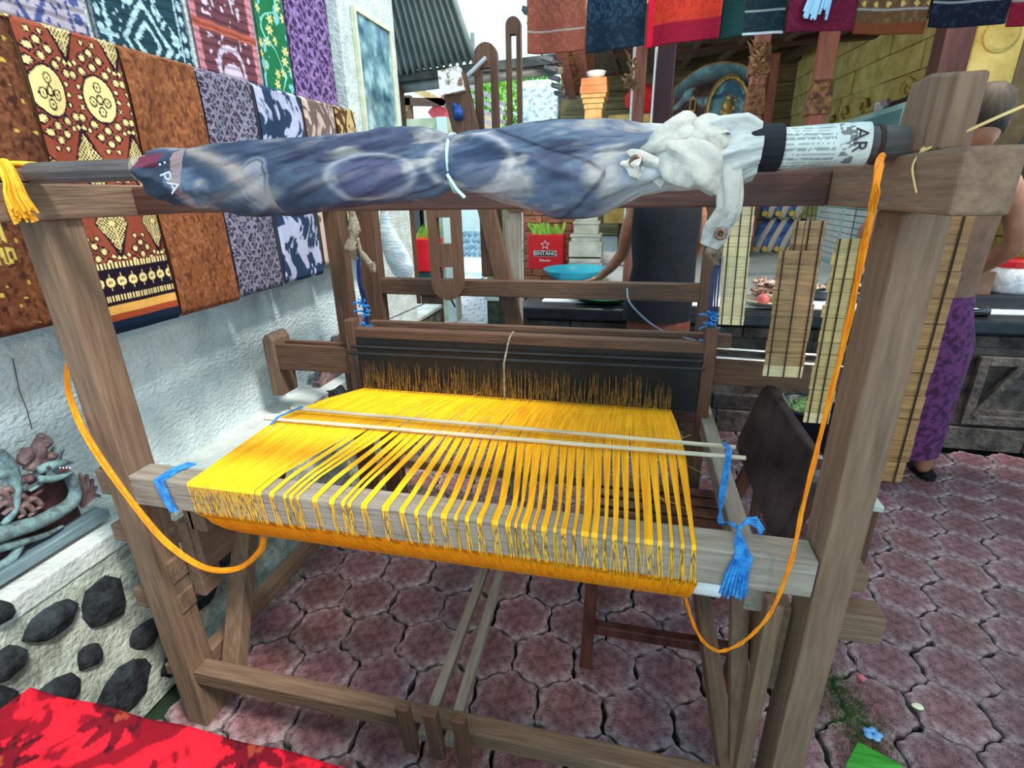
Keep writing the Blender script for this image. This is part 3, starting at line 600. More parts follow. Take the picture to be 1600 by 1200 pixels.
# ------------------------------------------------------------------ orange yarn cords and hank
def hank(pts, rad, name, label, n=7, m=M_orange, spread=1.0, tw=.5):
    t = thing(name, label, 'yarn', pts[0]); P = bez(pts, 9); b = MB(); rr = random.Random(len(pts))
    for k in range(n):
        a = 2*PI*k/n; r = rad*rr.uniform(.25, .85)*spread; b.tube([p+Vector((math.cos(a+i*tw)*r, math.sin(a*2+i*tw)*r*.5, math.sin(a+i*tw)*r)) for i, p in enumerate(P)], rad*.24, 4, True)
    b.obj('strands', m, t, smooth=True); return t
hank([atY(112, 540, .93), atY(106, 600, .90), atY(128, 665, .80), atY(170, 735, .79), atY(215, 795, .785), atY(262, 850, .79), atY(320, 888, .82), atY(372, 888, .88), atY(405, 862, .93), atY(412, 840, .96)], .0088, 'yarn_hank', 'thick hank of orange yarn drooping from the left post to under the beam', 26, tw=.12)
hank([atY(1378, 243, .792), atY(1374, 262, .56), atY(1352, 380, .62), atY(1310, 570, .72), atY(1262, 760, .775), atY(1235, 880, .79), atY(1205, 955, .80), atY(1165, 1000, .81), atY(1120, 1017, .83), atY(1088, 985, .88), atY(1070, 930, .95)], .0042, 'hanging_yarn', 'twisted orange yarn cord hanging from the top right rail down beside the right post', 12, tw=.6)
t = thing('yarn_bunch', 'bunch of yellow-orange yarn looped over the top left rail end at the picture edge', 'yarn', (-1.12, .77, 1.49))
b = MB()
for k in range(34):
    o = random.uniform(-.02, .02); q = random.uniform(-.012, .012)
    b.tube(bez([(-1.17+q, .775+o*.4, 1.516), (-1.125+q, .772+o*.6, 1.516+abs(o)*.2), (-1.106+q*.3, .768+o*.7, 1.485), (-1.104+q*.5, .765+o, 1.452+q), (-1.100+q*.6, .768+o*1.2, 1.424+q*1.2)], 4), .0026, 4)
b.obj('loops', mat('golden_yarn', lin(232, 150, 10), lin(252, 190, 50), .7, (60, 60, 60)), t)
MB().tube(bez([(-1.20, .80, 1.515), (-1.15, .815, 1.516), (-1.105, .835, 1.512)], 5), .009, 8, flat=.6).obj('end', MATS['golden_yarn'], t, smooth=True)
tag(MB().tube(bez([(.318, .74, 1.489), (.32, .735, 1.487), (.365, .70, 1.515), (.42, .70, 1.54)], 6), .0018, 5).tube(bez([(.318, .74, 1.489), (.309, .735, 1.47), (.309, .72, 1.45), (.309, .71, 1.44)], 4), .0012, 4).obj('string', mat('jute', lin(190, 150, 90), lin(220, 186, 120), .7), loc=(.318, .74, 1.489)), 'thin jute string round the bracket on the top right rail', 'string')

# ------------------------------------------------------------------ printed patterns (colour laid on the cloth)
def pat_batik(u, v):
    c = np.ones(u.shape+(3,))*L3(146, 70, 50); cream = L3(236, 210, 140); dark = L3(44, 20, 34)
    x = ((u-.035)/.135-np.round((u-.035)/.135))*.135; y = ((v-.20)/.34-np.round((v-.20)/.34))*.34
    sc = (np.abs(x)/.0675)+(np.abs(y)/.17)*1.0; wave = .02*np.cos(np.arctan2(y, x)*8)
    c = mixc(c, np.abs(sc+wave-1.42) < .07, dark); c = mixc(c, sc > 1.48, dark)
    xa = np.abs(x); ya = np.abs(y)
    r = np.hypot(x/.040, y/.056); c = mixc(c, r < 1.12, dark); c = mixc(c, r < 1.0, cream)
    for a, bb in ((.0, .030), (.0, -.030), (.018, .006), (-.018, .006)):
        q = np.hypot((x-a)/.010, (y-bb)/.014); c = mixc(c, (q < 1), dark); c = mixc(c, np.abs(q-.45) < .22, cream)
    q = np.hypot(x/.009, y/.014); c = mixc(c, (q < 1) & (q > .6), dark)
    star = lambda X_, Y_, R: (np.hypot(X_, Y_) < R*(0.62+.38*np.cos(4*np.arctan2(Y_, X_))**2))
    for a, bb in ((.0, .078), (.031, .064), (-.031, .064), (.0, -.078), (.031, -.064), (-.031, -.064), (0, .112), (0, -.112), (.022, .096), (-.022, .096), (.022, -.096), (-.022, -.096), (.058, .05), (-.058, .05), (.058, -.05), (-.058, -.05)):
        X_, Y_ = np.abs(x)-abs(a) if bb == 0 else x-a, y-bb
        c = mixc(c, (np.abs(X_)+np.abs(Y_)) < .0165, dark); c = mixc(c, star(X_, Y_, .0095), cream)
    for a, bb in ((.050, .024), (.052, .0), (.046, .080), (.014, .132), (.060, .075)):
        X_, Y_ = xa-a, ya-bb; c = mixc(c, np.hypot(X_, Y_) < .0085, dark); c = mixc(c, star(X_, Y_, .0062), cream)
    xs = ((u+.0325)/.135-np.round((u+.0325)/.135))*.135; ys = ((v-.03)/.34-np.round((v-.03)/.34))*.34
    c = mixc(c, (np.abs(xs)/.046+np.abs(ys)/.088) < 1, dark); c = mixc(c, ((np.abs(xs)/.042+np.abs(ys)/.08) < 1) & (np.sin(xs*700)*np.sin(ys*520) > -.05), cream)
    c = mixc(c, np.hypot(xs, ys) < .012, dark); c = mixc(c, star(xs, ys, .011), cream)
    return c
def pat_batik_end(u, v):   # border band near the hem, v counted from the hem upward
    c = pat_batik(u, -v); cream = L3(238, 212, 146); dark = L3(30, 18, 34); z = v
    c = mixc(c, z < .205, dark); x = ((u/.034) % 1-.5)*.034; yy = z-.150
    c = mixc(c, (np.abs(yy) < .052) & (np.hypot(x, yy) < .0135) & (z < .205), cream); c = mixc(c, (np.hypot(x, yy) < .0055), dark)
    c = mixc(c, (np.abs(yy) < .024) & (np.abs(x) < .0018), cream)
    c = mixc(c, (np.abs(z-.105) < .009) & (((u/.009) % 1) < .55), cream); c = mixc(c, (np.abs(z-.197) < .008) & (((u/.011) % 1) < .6), cream)
    c = mixc(c, z < .086, L3(222, 164, 84)); c = mixc(c, z < .060, L3(160, 70, 40)); c = mixc(c, z < .040, L3(18, 34, 56)); c = mixc(c, (z < .012), L3(24, 42, 64))
    return c
def pat_speck(u, v, c0=(134, 78, 48), c1=(166, 106, 68), c2=(100, 56, 36)):
    c = np.ones(u.shape+(3,))*L3(*c0); n = vnoise(u, v, 110, 3, 2); c = mixc(c, np.clip((n-.5)*5, 0, 1)*.7, L3(*c1)); n = vnoise(u*2.2, v, 60, 8, 2)
    c = mixc(c, np.clip((n-.58)*8, 0, 1), L3(*c2)); n = vnoise(u+.1*np.sin(v*40), v, 18, 12, 3); return mixc(c, np.clip((n-.55)*5, 0, 1)*.35, L3(*c2))
def pat_gold(u, v):
    c = pat_speck(u, v, (104, 60, 38), (134, 84, 52), (66, 34, 24)); n = np.sin(u*420+6*vnoise(u, v, 20, 2)); m = ((v % .62) > .44) & ((v % .62) < .60) & (np.abs(((v*9) % 1)-.5) < .46)
    c = mixc(c, m & (n > .15) & (u < .34), L3(216, 188, 92)); return mixc(c, vnoise(u, v, 60, 40, 1) > .90, L3(206, 168, 80))
def pat_ikat(c0, c1, pu, pv, sd=0, c2=None, lines=0.0):
    def f(u, v):
        jit = (vnoise(u*.3, v, 400, sd, 1)-.5)*.010; c = np.ones(u.shape+(3,))*L3(*c0); x, y, m = lat(u+jit, v, pu, pv)
        q = np.abs(x)/pu*2+np.abs(y)/pv*2; k = L3(*c1)
        c = mixc(c, np.abs(q-.92) < .07, k); c = mixc(c, (q < .40) & (q > .28), k); c = mixc(c, q < .12, k)
        a = np.arctan2(y/pv, x/pu); c = mixc(c, (q > .45) & (q < .80) & (np.cos(a*6+sd) > .15) & (vnoise(u, v, 90, sd+1, 2) > .40), k)
        if c2: c = mixc(c, (q > .16) & (q < .26), L3(*c2))
        if lines: c = c*(1-lines*((v*230) % 1 < .35)[..., None])
        return c
    return f
def pat_splash(c0, c1, sd, s=26):
    def f(u, v):
        c = np.ones(u.shape+(3,))*L3(*c0); n = vnoise(u+.02*np.sin(v*30), v*.5, s, sd, 4); return mixc(c, np.clip((n-.5)*22, 0, 1), L3(*c1))
    return f
def pat_stripe(bg, mo, sides, pu, pv, sd, lines=.35):   # long vertical panel with side bands and a chain of motifs
    def f(u, v):
        W_ = u.max(); jit = (vnoise(u*.2, v, 420, sd, 1)-.5)*.008; uu = u+jit; c = np.ones(u.shape+(3,))*L3(*bg); k = L3(*mo)
        x = uu-W_/2; yy = ((v/pv) % 1-.5)
        dm = np.abs(x)/(W_*.26)+np.abs(yy)*2; c = mixc(c, (np.abs(dm-.9) < .10) | (np.abs(dm-.45) < .09), k); c = mixc(c, (dm > 1.15) & (dm < 1.6) & (vnoise(u, v, 70, sd, 2) > .55), k)
        e = np.abs(x)-W_*.36; c = mixc(c, np.abs(e) < W_*.012, k); c = mixc(c, (e > W_*.03) & (e < W_*.10) & (np.hypot((e-W_*.065)/.012, (((v/.045) % 1)-.5)*3) < 1) , k)
        c = mixc(c, e > W_*.115, L3(*sides)); c = mixc(c, (e > W_*.115) & (vnoise(u*2, v, 40, sd+5, 2) > .6), k*.8)
        return c*(1-lines*(((v*240) % 1) < .38)[..., None])
    return f
def pat_birds(bg, mo, sd):
    def f(u, v):
        jit = (vnoise(u*.2, v, 420, sd, 1)-.5)*.012; uu = u+jit; c = np.ones(u.shape+(3,))*L3(*bg); k = L3(*mo); W_ = u.max(); x = (uu-W_/2); y = (v % .36)-.18
        c = mixc(c, np.hypot(x/.05, (y+.03)/.045) < 1, k); c = mixc(c, (np.abs(np.hypot(x/.07, (y+.05)/.075)-1) < .14) & (y < .02), k); c = mixc(c, (np.abs(np.abs(x)-.03-.2*np.clip(y, 0, 1)) < .006) & (y > .0) & (y < .11), k)
        c = mixc(c, (np.hypot((np.abs(x)-.06)/.02, (y-.06)/.018) < 1) | (np.hypot((np.abs(x)-.085)/.012, (y-.10)/.02) < 1), k); c = mixc(c, (vnoise(u, v, 60, sd, 2) > .72) & (np.abs(x) < .11), k)
        c = mixc(c, np.abs(x) > W_*.40, L3(206, 130, 140)); c = mixc(c, (np.abs(y) > .165), L3(176, 88, 70))
        return c*(1-.4*(((v*240) % 1) < .38)[..., None])
    return f
def pat_flower(u, v):
    c = np.ones(u.shape+(3,))*L3(28, 106, 66); x, y, m = lat(u, v, .16, .20); a = np.arctan2(y, x); r = np.hypot(x, y)
    for ox, oy in ((0, 0), (.028, .035), (-.022, .045), (.012, -.04)):
        a = np.arctan2(y-oy, x-ox); r = np.hypot(x-ox, y-oy); c = mixc(c, r < .020*(.7+.3*np.cos(a*6)), L3(222, 214, 150)); c = mixc(c, r < .006, L3(210, 160, 70))
    n = np.abs(np.sin(v*22+3*vnoise(u, v, 6, 2))*.06-(u-u.max()/2)); return mixc(mixc(c, n < .006, L3(130, 200, 186)), (vnoise(u, v*.6, 26, 9) > .66), L3(120, 184, 190))
def pat_thin(bg, mo, sd):
    def f(u, v):
        c = np.ones(u.shape+(3,))*L3(*bg); n = vnoise(u, v*.7, 24, sd, 3); c = mixc(c, np.clip((n-.52)*14, 0, 1)*.8, L3(*mo)); return c*(1-.35*((u*170) % 1 < .3)[..., None])
    return f
# ------------------------------------------------------------------ tapestries flat on the wall (X = -1.55), then folded cloths hung over a rail in front
def tapestry(y0, y1, z0, z1, pf, label, x=-1.545):
    nu, nv = 90, 300; u, v = np.meshgrid(np.linspace(0, y1-y0, nu), np.linspace(0, z1-z0, nv))
    X = np.full_like(u, x)+.004*np.sin(u*60+v*3); o = gridmesh('wall_hanging', X, y0+u, z1-v, pf(u, v), M_vcol, None, (x, (y0+y1)/2, z0), thick=.003)
    tag(o, label, 'tapestry', 'ikat lengths pinned along the wall')
tapestry(.72, 1.06, 1.66, 2.75, pat_stripe((150, 40, 104), (196, 160, 190), (70, 90, 130), .1, .22, 1), 'magenta and blue ikat length at the left edge of the wall')
tapestry(1.10, 1.395, 1.66, 2.75, pat_stripe((176, 164, 176), (72, 82, 134), (186, 176, 190), .1, .30, 2, .45), 'pale lavender ikat length with dark blue vines on the wall')
tapestry(1.415, 1.78, 1.66, 2.75, pat_stripe((34, 62, 74), (176, 206, 214), (120, 120, 130), .1, .24, 3, .3), 'dark teal ikat length with white figures on the wall')
tapestry(1.80, 2.13, 1.66, 2.75, pat_birds((108, 62, 70), (206, 186, 204), 4), 'maroon and pink ikat length with pale bird figures on the wall')
tapestry(2.15, 2.34, 1.66, 2.80, pat_flower, 'green length with cream flowers on the wall')
tapestry(2.36, 2.72, 1.66, 2.85, pat_ikat((66, 42, 92), (150, 120, 168), .13, .16, 6, lines=.3), 'deep purple ikat length beside the white corner pillar')
rail = tag(MB().tube([(-1.50, .55, 1.842), (-1.50, 2.73, 1.842)], .012, 8).obj('hanging_rail', WM['y'], loc=(-1.5, .55, 1.842)), 'brown wooden rail along the wall holding the folded cloths', 'rail')
def folded(y0, y1, zb, pf, label, xf=-1.445, end=None, skew=0.0):
    t = thing('folded_cloth', label, 'cloth', (-1.5, (y0+y1)/2, 1.855), 'folded cloths hung over the wall rail')
    nu, nv = 110, 300; s, tt = np.meshgrid(np.linspace(0, 1, nu), np.linspace(0, 1, nv)); H = 1.862-zb
    w_ = y1-y0; arc = .055; L_ = arc+H; d = tt*L_
    top = d < arc; a = np.clip(d/arc, 0, 1)*PI/2
    X = np.where(top, -1.505+(xf+1.505)*np.sin(a), xf+.004*np.sin((d-arc)*11+s*5)+.0035*np.sin(s*9+d*4)); Z = np.where(top, 1.862-.02*(1-np.cos(a)), 1.842-(d-arc)*(H-.02)/(L_-arc))
    Y = y0+w_*s+skew*(d/L_)+.003*np.sin(d*13); edge = np.minimum(s, 1-s); X = X-.010*np.exp(-(edge/.02)**2); X = np.where(d > L_-.02, X-.012*((d-(L_-.02))/.02)**2, X)
    col = pf(s*w_, d)
    if end is not None: col = np.where((L_-d < .33)[..., None], end(s*w_, L_-d), col)
    gridmesh('front_panel', X, Y, Z, col, M_vcol, t)
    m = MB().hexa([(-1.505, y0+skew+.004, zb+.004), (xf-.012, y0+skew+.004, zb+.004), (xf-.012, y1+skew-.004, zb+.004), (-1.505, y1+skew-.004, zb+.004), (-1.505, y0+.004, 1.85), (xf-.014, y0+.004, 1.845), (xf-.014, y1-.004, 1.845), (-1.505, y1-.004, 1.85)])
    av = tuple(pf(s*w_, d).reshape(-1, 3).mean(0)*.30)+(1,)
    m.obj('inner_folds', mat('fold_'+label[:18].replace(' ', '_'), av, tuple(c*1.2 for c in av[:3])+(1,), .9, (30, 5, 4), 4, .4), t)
folded(.60, 1.095, 1.15, pat_gold, 'dark brown folded cloth with golden figures, leftmost on the rail', -1.424)
folded(1.10, 1.365, 1.085, pat_batik, 'red-brown batik cloth with cream medallions and a dark blue hem', -1.425, end=pat_batik_end)
folded(1.375, 1.645, 1.085, pat_speck, 'plain orange-brown speckled folded cloth to the right of the medallion batik', -1.43)
folded(1.665, 1.925, 1.09, pat_ikat((62, 50, 66), (138, 134, 154), .075, .095, 3, (40, 32, 48)), 'grey-purple folded cloth with white diamond figures')
folded(1.945, 2.235, 1.095, pat_splash((40, 58, 86), (176, 178, 204), 5, 30), 'dark blue folded cloth with pale feather-like splashes')
folded(2.25, 2.50, 1.13, pat_splash((196, 172, 158), (112, 92, 88), 8, 34), 'pinkish-tan folded cloth with grey streaks')
folded(2.515, 2.70, 1.14, pat_splash((86, 56, 34), (196, 168, 116), 9, 60), 'small brown and gold folded cloth at the far end of the rail')
# ------------------------------------------------------------------ row of scarves hanging in front of the pavilion
ln = tag(MB().tube([(-.6, 2.0, 2.42), (2.2, 2.0, 2.42)], .012, 8).obj('hanging_rail', WM['x'], loc=(-.6, 2, 2.42)), 'bamboo rail above the frame that carries the row of hanging scarves', 'rail')
sc = [(-.397, -.205, 1.888, (126, 66, 52), (150, 92, 76), 'rust-brown scarf with faint pale figures, leftmost of the hanging row'), (-.200, -.012, 1.884, (14, 32, 48), (48, 74, 92), 'dark navy-teal scarf with pale figures in the hanging row'),
      (-.006, .215, 1.883, (190, 52, 34), (150, 26, 26), 'bright red scarf with a crimson hem in the hanging row'), (.220, .402, 1.888, (12, 34, 40), (40, 60, 74), 'dark green-black scarf with a white hem in the hanging row'),
      (.405, .590, 1.882, (92, 18, 44), (130, 40, 62), 'wine-red scarf behind a pale blue tassel'), (.595, .785, 1.868, (92, 62, 42), (140, 108, 66), 'olive-brown scarf with gold figures and a brown hem'),
      (.790, .985, 1.874, (16, 20, 36), (50, 60, 84), 'black-blue scarf with one pale stripe near its hem'), (.990, 1.20, 1.868, (122, 18, 40), (150, 40, 60), 'crimson scarf at the right edge of the row')]
for i, (x0, x1, z, ca, cb, lb) in enumerate(sc):
    nu, nv = 50, 130; s, d = np.meshgrid(np.linspace(0, 1, nu), np.linspace(0, 1, nv)); H = 2.435-z
    X_ = x0+(x1-x0)*s; Y_ = 1.985+.006*np.sin(s*8+i)+.004*np.sin(d*9+i*2)-.02*(1-(i % 2)*.6)*0+(.012 if i % 2 else 0); Z_ = 2.435-d*H-.006*np.sin(s*3+i)*d
    uu, vv = s*(x1-x0), (1-d)*H; c = np.ones(s.shape+(3,))*L3(*ca); x_, y_, m_ = lat(uu, vv, .034, .05); k = L3(*cb)
    c = mixc(c, ((np.hypot(x_/.009, y_/.013) < 1) & (np.hypot(x_/.005, y_/.008) > 1) & (vv > .09))*.6, k); c = mixc(c, (vnoise(uu, vv, 110, i, 3) > .62)*.35, k); c = mixc(c, np.abs(vv-.062) < .0018, L3(150, 150, 150)*.9)
    if i == 2: c = mixc(c, (vv < .058) | (s < .10), L3(140, 16, 44)); c = mixc(c, s < .09, L3(210, 24, 50))
    if i == 3: c = mixc(c, vv < .006, L3(190, 196, 204)); c = mixc(c, s < .35, L3(14, 50, 48))
    if i == 5: c = mixc(c, vv < .03, L3(110, 56, 30)); c = mixc(c, (vv > .07) & (np.hypot(x_, y_) < .006), L3(190, 160, 90))
    o = gridmesh('hanging_scarf', X_, Y_, Z_, c, M_vcol, None, ((x0+x1)/2, 1.99, z), thick=.004); tag(o, lb, 'scarf', 'scarves hanging in a row above the loom')
t = thing('tassel', 'pale blue fringe tassel hanging before the wine-red scarf', 'tassel', (.50, 1.96, 2.0)); b = MB()
for k in range(22):
    a = random.uniform(-.035, .03); b.tube([(.500+a*.5, 1.965, 2.05), (.490+a*.9, 1.962, 1.98), (.480+a, 1.96, 1.905+random.uniform(0, .035))], .0042, 5)
b.obj('fringe', mat('pale_blue_yarn', lin(110, 160, 200), lin(160, 200, 226), .7), t)

# ------------------------------------------------------------------ red floral cloth over a low table at lower left
tb = tag(bx(-1.16, -.46, -.3, .50, 0, .492).obj('low_table', WM['x'], loc=(-.8, .1, 0)), 'low table hidden under the red floral cloth in the lower left corner', 'table')
nu, nv = 260, 200; s, d = np.meshgrid(np.linspace(-1.20, -.10, nu), np.linspace(.545, -.35, nv))
Zt = .500+.004*np.sin(s*30+d*11)+.003*np.sin(d*40); Zt = np.where(d > .525, .50-(d-.525)*6, Zt)
Yt = np.where(d > .525, .525+.004*np.sin(s*40), d)
Xt = s; hang = np.clip(-1.165-s, 0, 1); Zt = Zt-hang*4.5; Xt = np.where(s < -1.165, -1.165-.01*np.sin(d*30), s)
c = np.ones(s.shape+(3,))*L3(226, 26, 44); n = vnoise(s+.05*np.sin(d*20), d, 20, 6, 4); n_b = vnoise(s+.03*np.sin(d*50), d+.02*np.sin(s*60), 34, 16, 3); c = mixc(c, np.clip((n-.44)*16, 0, 1)*np.clip((n_b-.40)*14, 0, 1), L3(132, 10, 28))
x_, y_, _m = lat(s+.02, d, .30, .26); a = np.arctan2(y_, x_); r = np.hypot(x_, y_); fl = r < .075*(.75+.25*np.cos(a*9+1+4*vnoise(s, d, 20, 3))); c = mixc(c, fl, L3(112, 10, 26)); c = mixc(c, fl & (vnoise(s, d, 80, 4) > .6), L3(70, 8, 22)); c = mixc(c, (r < .016) & (vnoise(s, d, 120, 7) > .4), L3(150, 60, 40))
tag(gridmesh('floral_cloth', Xt, Yt, Zt, c, M_vcol, None, (-.8, .2, .5), thick=.004), 'bright red cloth with dark red flowers in the lower left corner', 'cloth')

# ------------------------------------------------------------------ chair pushed in at the weaver's place
ch = thing('wooden_chair', 'dark varnished slatted chair with an upright board back, behind the warp', 'chair', (.2, 1.5, 0))
zs = .45
for (x, y) in ((-.06, 1.26), (-.06, 1.66)): MB().bar((x-.01, y, 0), (x, y, zs-.03), .038, .038, (0, 1, 0)).obj('leg', M_chair, ch, bevel=.003)
for y in (1.26, 1.66): MB().bar((.36, y, 0), (.395, y, zs), .04, .036, (0, 1, 0), 1).bar((.395, y, zs), (.488, y, .76), .04, .030, (0, 1, 0)).obj('back_post', M_chair, ch, bevel=.003)
for k in range(7): bx(-.07, .37, 1.25+k*.062, 1.25+k*.062+.046, zs-.012, zs+.006).obj('seat_slat', M_chair, ch, bevel=.002)
for y in (1.26, 1.66): bx(-.06, .37, y-.014, y+.014, zs-.065, zs-.012).obj('seat_rail', M_chair, ch, bevel=.002)
for x in (-.06, .37): bx(x-.014, x+.014, 1.26, 1.66, zs-.065, zs-.012).obj('seat_rail', M_chair, ch, bevel=.002)
MB().bar((-.065, 1.26, .165), (.37, 1.26, .165), .03, .035).obj('stretcher', M_chair, ch, bevel=.003)
MB().bar((-.065, 1.66, .165), (.37, 1.66, .165), .03, .035).obj('stretcher', M_chair, ch, bevel=.003)
pts = []
for k in range(9): a = PI*k/16; pts.append((1.265+0.05-.05*math.sin(a+PI/2), .59-.0+.0-.05*math.cos(a+PI/2)*0+.0))
yo0, yo1, zo0, zo1, rr_ = 1.235, 1.83, .56, .815, .05
poly = []
for (cy_, cz_, a0) in ((yo1-rr_, zo1-rr_, 0), (yo0+rr_, zo1-rr_, PI/2), (yo0+rr_, zo0+rr_, PI), (yo1-rr_, zo0+rr_, 1.5*PI)):
    for k in range(6): a = a0+PI/2*k/5; poly.append((cy_+rr_*math.cos(a), cz_+rr_*math.sin(a)))
MB().prism([(.405+(z-.56)*.26, y, z) for y, z in poly], (.026, 0, 0)).obj('backrest', mat('backrest_varnish', lin(34, 26, 30), lin(66, 52, 54), .3, (12, 12, 12), 5, .15, spec=.6), ch, bevel=.006)

# ------------------------------------------------------------------ hanging blinds of palm strips on cords
def strip_blind(x0, x1, y, zt, zb, n, label, m=M_bamboo, lean=0.0, bottom=None, yaw=0.0, cords=(.12, .5, .88), hook=1.42):
    t = thing('strip_hanging', label, 'wall hanging', ((x0+x1)/2, y, zt), 'corded palm-strip hangings'); cx = (x0+x1)/2; hw = (x1-x0)/2; h_ = (zt-zb)/n; rr = random.Random(n)
    for k in range(n):
        z1 = zt-k*h_; z0 = z1-h_+.0012; xs = lean*(zt-z1); j = rr.uniform(-.0025, .0025); b = MB(); e = .0022
        a = (math.cos(yaw), math.sin(yaw))
        q = [(-hw, 0), (hw, 0)]
        P = [(cx+xs+j+s_*hw*a[0], y+s_*hw*a[1]) for s_ in (-1, 1)]
        b.hexa([(P[0][0], P[0][1]-e, z0), (P[1][0], P[1][1]-e, z0), (P[1][0], P[1][1]+e, z0), (P[0][0], P[0][1]+e, z0), (P[0][0], P[0][1]-e-.001, z1), (P[1][0], P[1][1]-e-.001, z1), (P[1][0], P[1][1]+e, z1), (P[0][0], P[0][1]+e, z1)])
        b.obj('strip', (bottom or m) if k == n-1 else m, t)
    b = MB()
    b.tube([(cx, y, hook), (cx, y-.002, zt)], .0009, 4)
    for f_ in cords:
        s_ = f_*2-1; b.tube([(cx+s_*hw*a[0], y+s_*hw*a[1]-.005, zt), (cx+lean*(zt-zb)+s_*hw*a[0], y+s_*hw*a[1]-.005, zb+.002)], .0016, 4)
    b.obj('cord', M_cordk, t)
    return t
MT = mat('tan_palm_strip', lin(140, 106, 68), lin(184, 150, 106), .55, (10, 10, 120), 4, .2, rand=.12)
MT2 = mat('brown_palm_strip', lin(118, 80, 42), lin(160, 120, 70), .55, (10, 10, 90), 4, .2, rand=.08)
strip_blind(.245, .315, 1.60, 1.405, 1.065, 12, 'narrow pale cream strip hanging right of the knotted cloth tail', M_bamboo, .04)
strip_blind(.345, .412, 1.32, 1.377, 1.27, 6, 'short upper tan strip hanging, overlapped by the longer one below', MT, .02)
strip_blind(.318, .405, 1.29, 1.315, 1.015, 10, 'long tan strip hanging with a pale bottom bar', MT, .03, bottom=M_bamboo, cords=(.1, .5, .9))
strip_blind(.435, .487, .93, 1.405, .95, 11, 'large brown strip hanging just right of the right loom post', MT2, .01, cords=(.72,), yaw=0)
strip_blind(.385, .435, 1.16, 1.352, .955, 15, 'narrow yellowish strip hanging just left of the right loom post', mat('yellow_palm_strip', lin(170, 148, 92), lin(200, 178, 124), .5, (10, 10, 120), 4, .2, rand=.1), .02, bottom=M_bamboo, hook=1.42)

# ------------------------------------------------------------------ carved serpent panel leaning on the ledge, and a small one further on
TQ, TQ2 = lin(66, 66, 70), lin(122, 156, 156)
M_tq = mat('weathered_turquoise', TQ, TQ2, .7, (20, 20, 20), 7, .4, lo=.35, hi=.6); M_cw = mat('carved_brown', lin(78, 58, 60), lin(136, 110, 108), .7, (22, 22, 22), 6, .5); M_cdk = mat('carved_dark', lin(40, 26, 28), lin(84, 50, 50), .7, (20, 20, 20))
cv = thing('carved_panel', 'carved wooden serpent with an open mouth on a grey base bar, on the wall ledge', 'carving', (-1.47, .8, .56))
def P(px, py, dx=0): return atX(px, py, -1.475+dx)
MB().bar((-1.475, .40, .588), (-1.475, .972, .590), .05, .030).obj('base_bar', mat('grey_blue_wood', lin(84, 104, 112), lin(124, 144, 150), .6, (30, 5, 30), 4, .3), cv, bevel=.003)
def curl(pts, r, m, nm, fl=.8, n=8): MB().tube(bez([P(*p) for p in pts], 7), r, n, True, fl).obj(nm, m, cv, smooth=True)
def rl(a, n_): return list(np.interp(np.linspace(0, 1, n_), np.linspace(0, 1, len(a)), a))
def curlr(pts, rads, m, nm, fl=.8): q = bez([P(*p) for p in pts], 7); MB().tube(q, rl(rads, len(q)), 9, True, fl).obj(nm, m, cv, smooth=True)
curlr([(-20, 842), (20, 828), (60, 815), (90, 800), (112, 785), (118, 765), (108, 745), (92, 732), (86, 715), (92, 700)], [.024, .026, .024, .022, .020, .018, .017, .017, .016, .016], M_tq, 'body')
curlr([(-20, 860), (30, 848), (70, 836), (98, 822)], [.016, .014, .010, .005], M_tq, 'body')
curlr([(-10, 745), (15, 740), (25, 765), (20, 800), (5, 820)], [.014, .016, .014, .012, .008], M_tq, 'body')
curlr([(0, 705), (18, 728), (26, 755), (20, 785)], [.012, .014, .012, .006], M_tq, 'body')
curlr([(-10, 890), (15, 875), (30, 855), (38, 842)], [.012, .014, .012, .006], M_tq, 'body')
curlr([(60, 735, .02), (78, 728, .02), (96, 724, .02), (114, 722, .02)], [.014, .017, .012, .004], M_tq, 'head')
curlr([(62, 748, .02), (80, 748, .02), (98, 744, .02), (112, 738, .02)], [.012, .013, .009, .004], M_tq, 'jaw')
MB().blob(P(100, 734, .025), (.004, .012, .005), 8, 5).obj('mouth', mat('mouth_red', lin(120, 20, 20)), cv, smooth=True)
for k in range(4): MB().blob(P(94+k*5, 731, .030), (.002, .0022, .003), 5, 4).obj('tooth', M_white, cv)
MB().blob(P(76, 731, .035), (.005, .005, .005), 8, 6).obj('eye', M_cdk, cv, smooth=True)
for k, (a, b_, rr_) in enumerate((((45, 735), (62, 688), .024), ((32, 725), (42, 700), .022), ((62, 700), (68, 682), .022), ((70, 715), (80, 706), .02), ((56, 722), (66, 712), .024), ((30, 752), (50, 742), .016), ((58, 690), (62, 678), .014), ((40, 712), (54, 700), .018))):
    curlr([a, ((a[0]+b_[0])/2+4, (a[1]+b_[1])/2), b_], [rr_*.7, rr_, rr_*.6], M_cw, 'crest')
for k in range(7):
    a = 2.4-k*.36; curlr([(128, 792), (128+14*math.cos(a)+4, 780-20*math.sin(a)), (128+28*math.cos(a), 786-46*math.sin(a))], [.006, .011, .006], M_cw, 'leaf', .6)
for k, (x, y) in enumerate(((8, 792), (22, 798), (38, 795), (50, 785), (0, 775), (30, 780), (12, 770))):
    curlr([(x-18, y+6), (x, y-6), (x+14, y+4), (x+6, y+12)], [.006, .012, .009, .005], M_cw, 'leaf', .7)
for k in range(4): curlr([(46, 778-k*11), (62, 768-k*11), (74, 752-k*9)], [.006, .008, .004], M_tq if k % 2 else M_cdk, 'rib', .6)
bx(-1.515, -1.50, .42, .93, .60, .74).obj('backboard', M_cdk, cv)
cv2 = thing('carved_panel', 'small brown scrolled carving on the wall ledge behind the batten', 'carving', (-1.49, 2.3, .57))
b = MB()
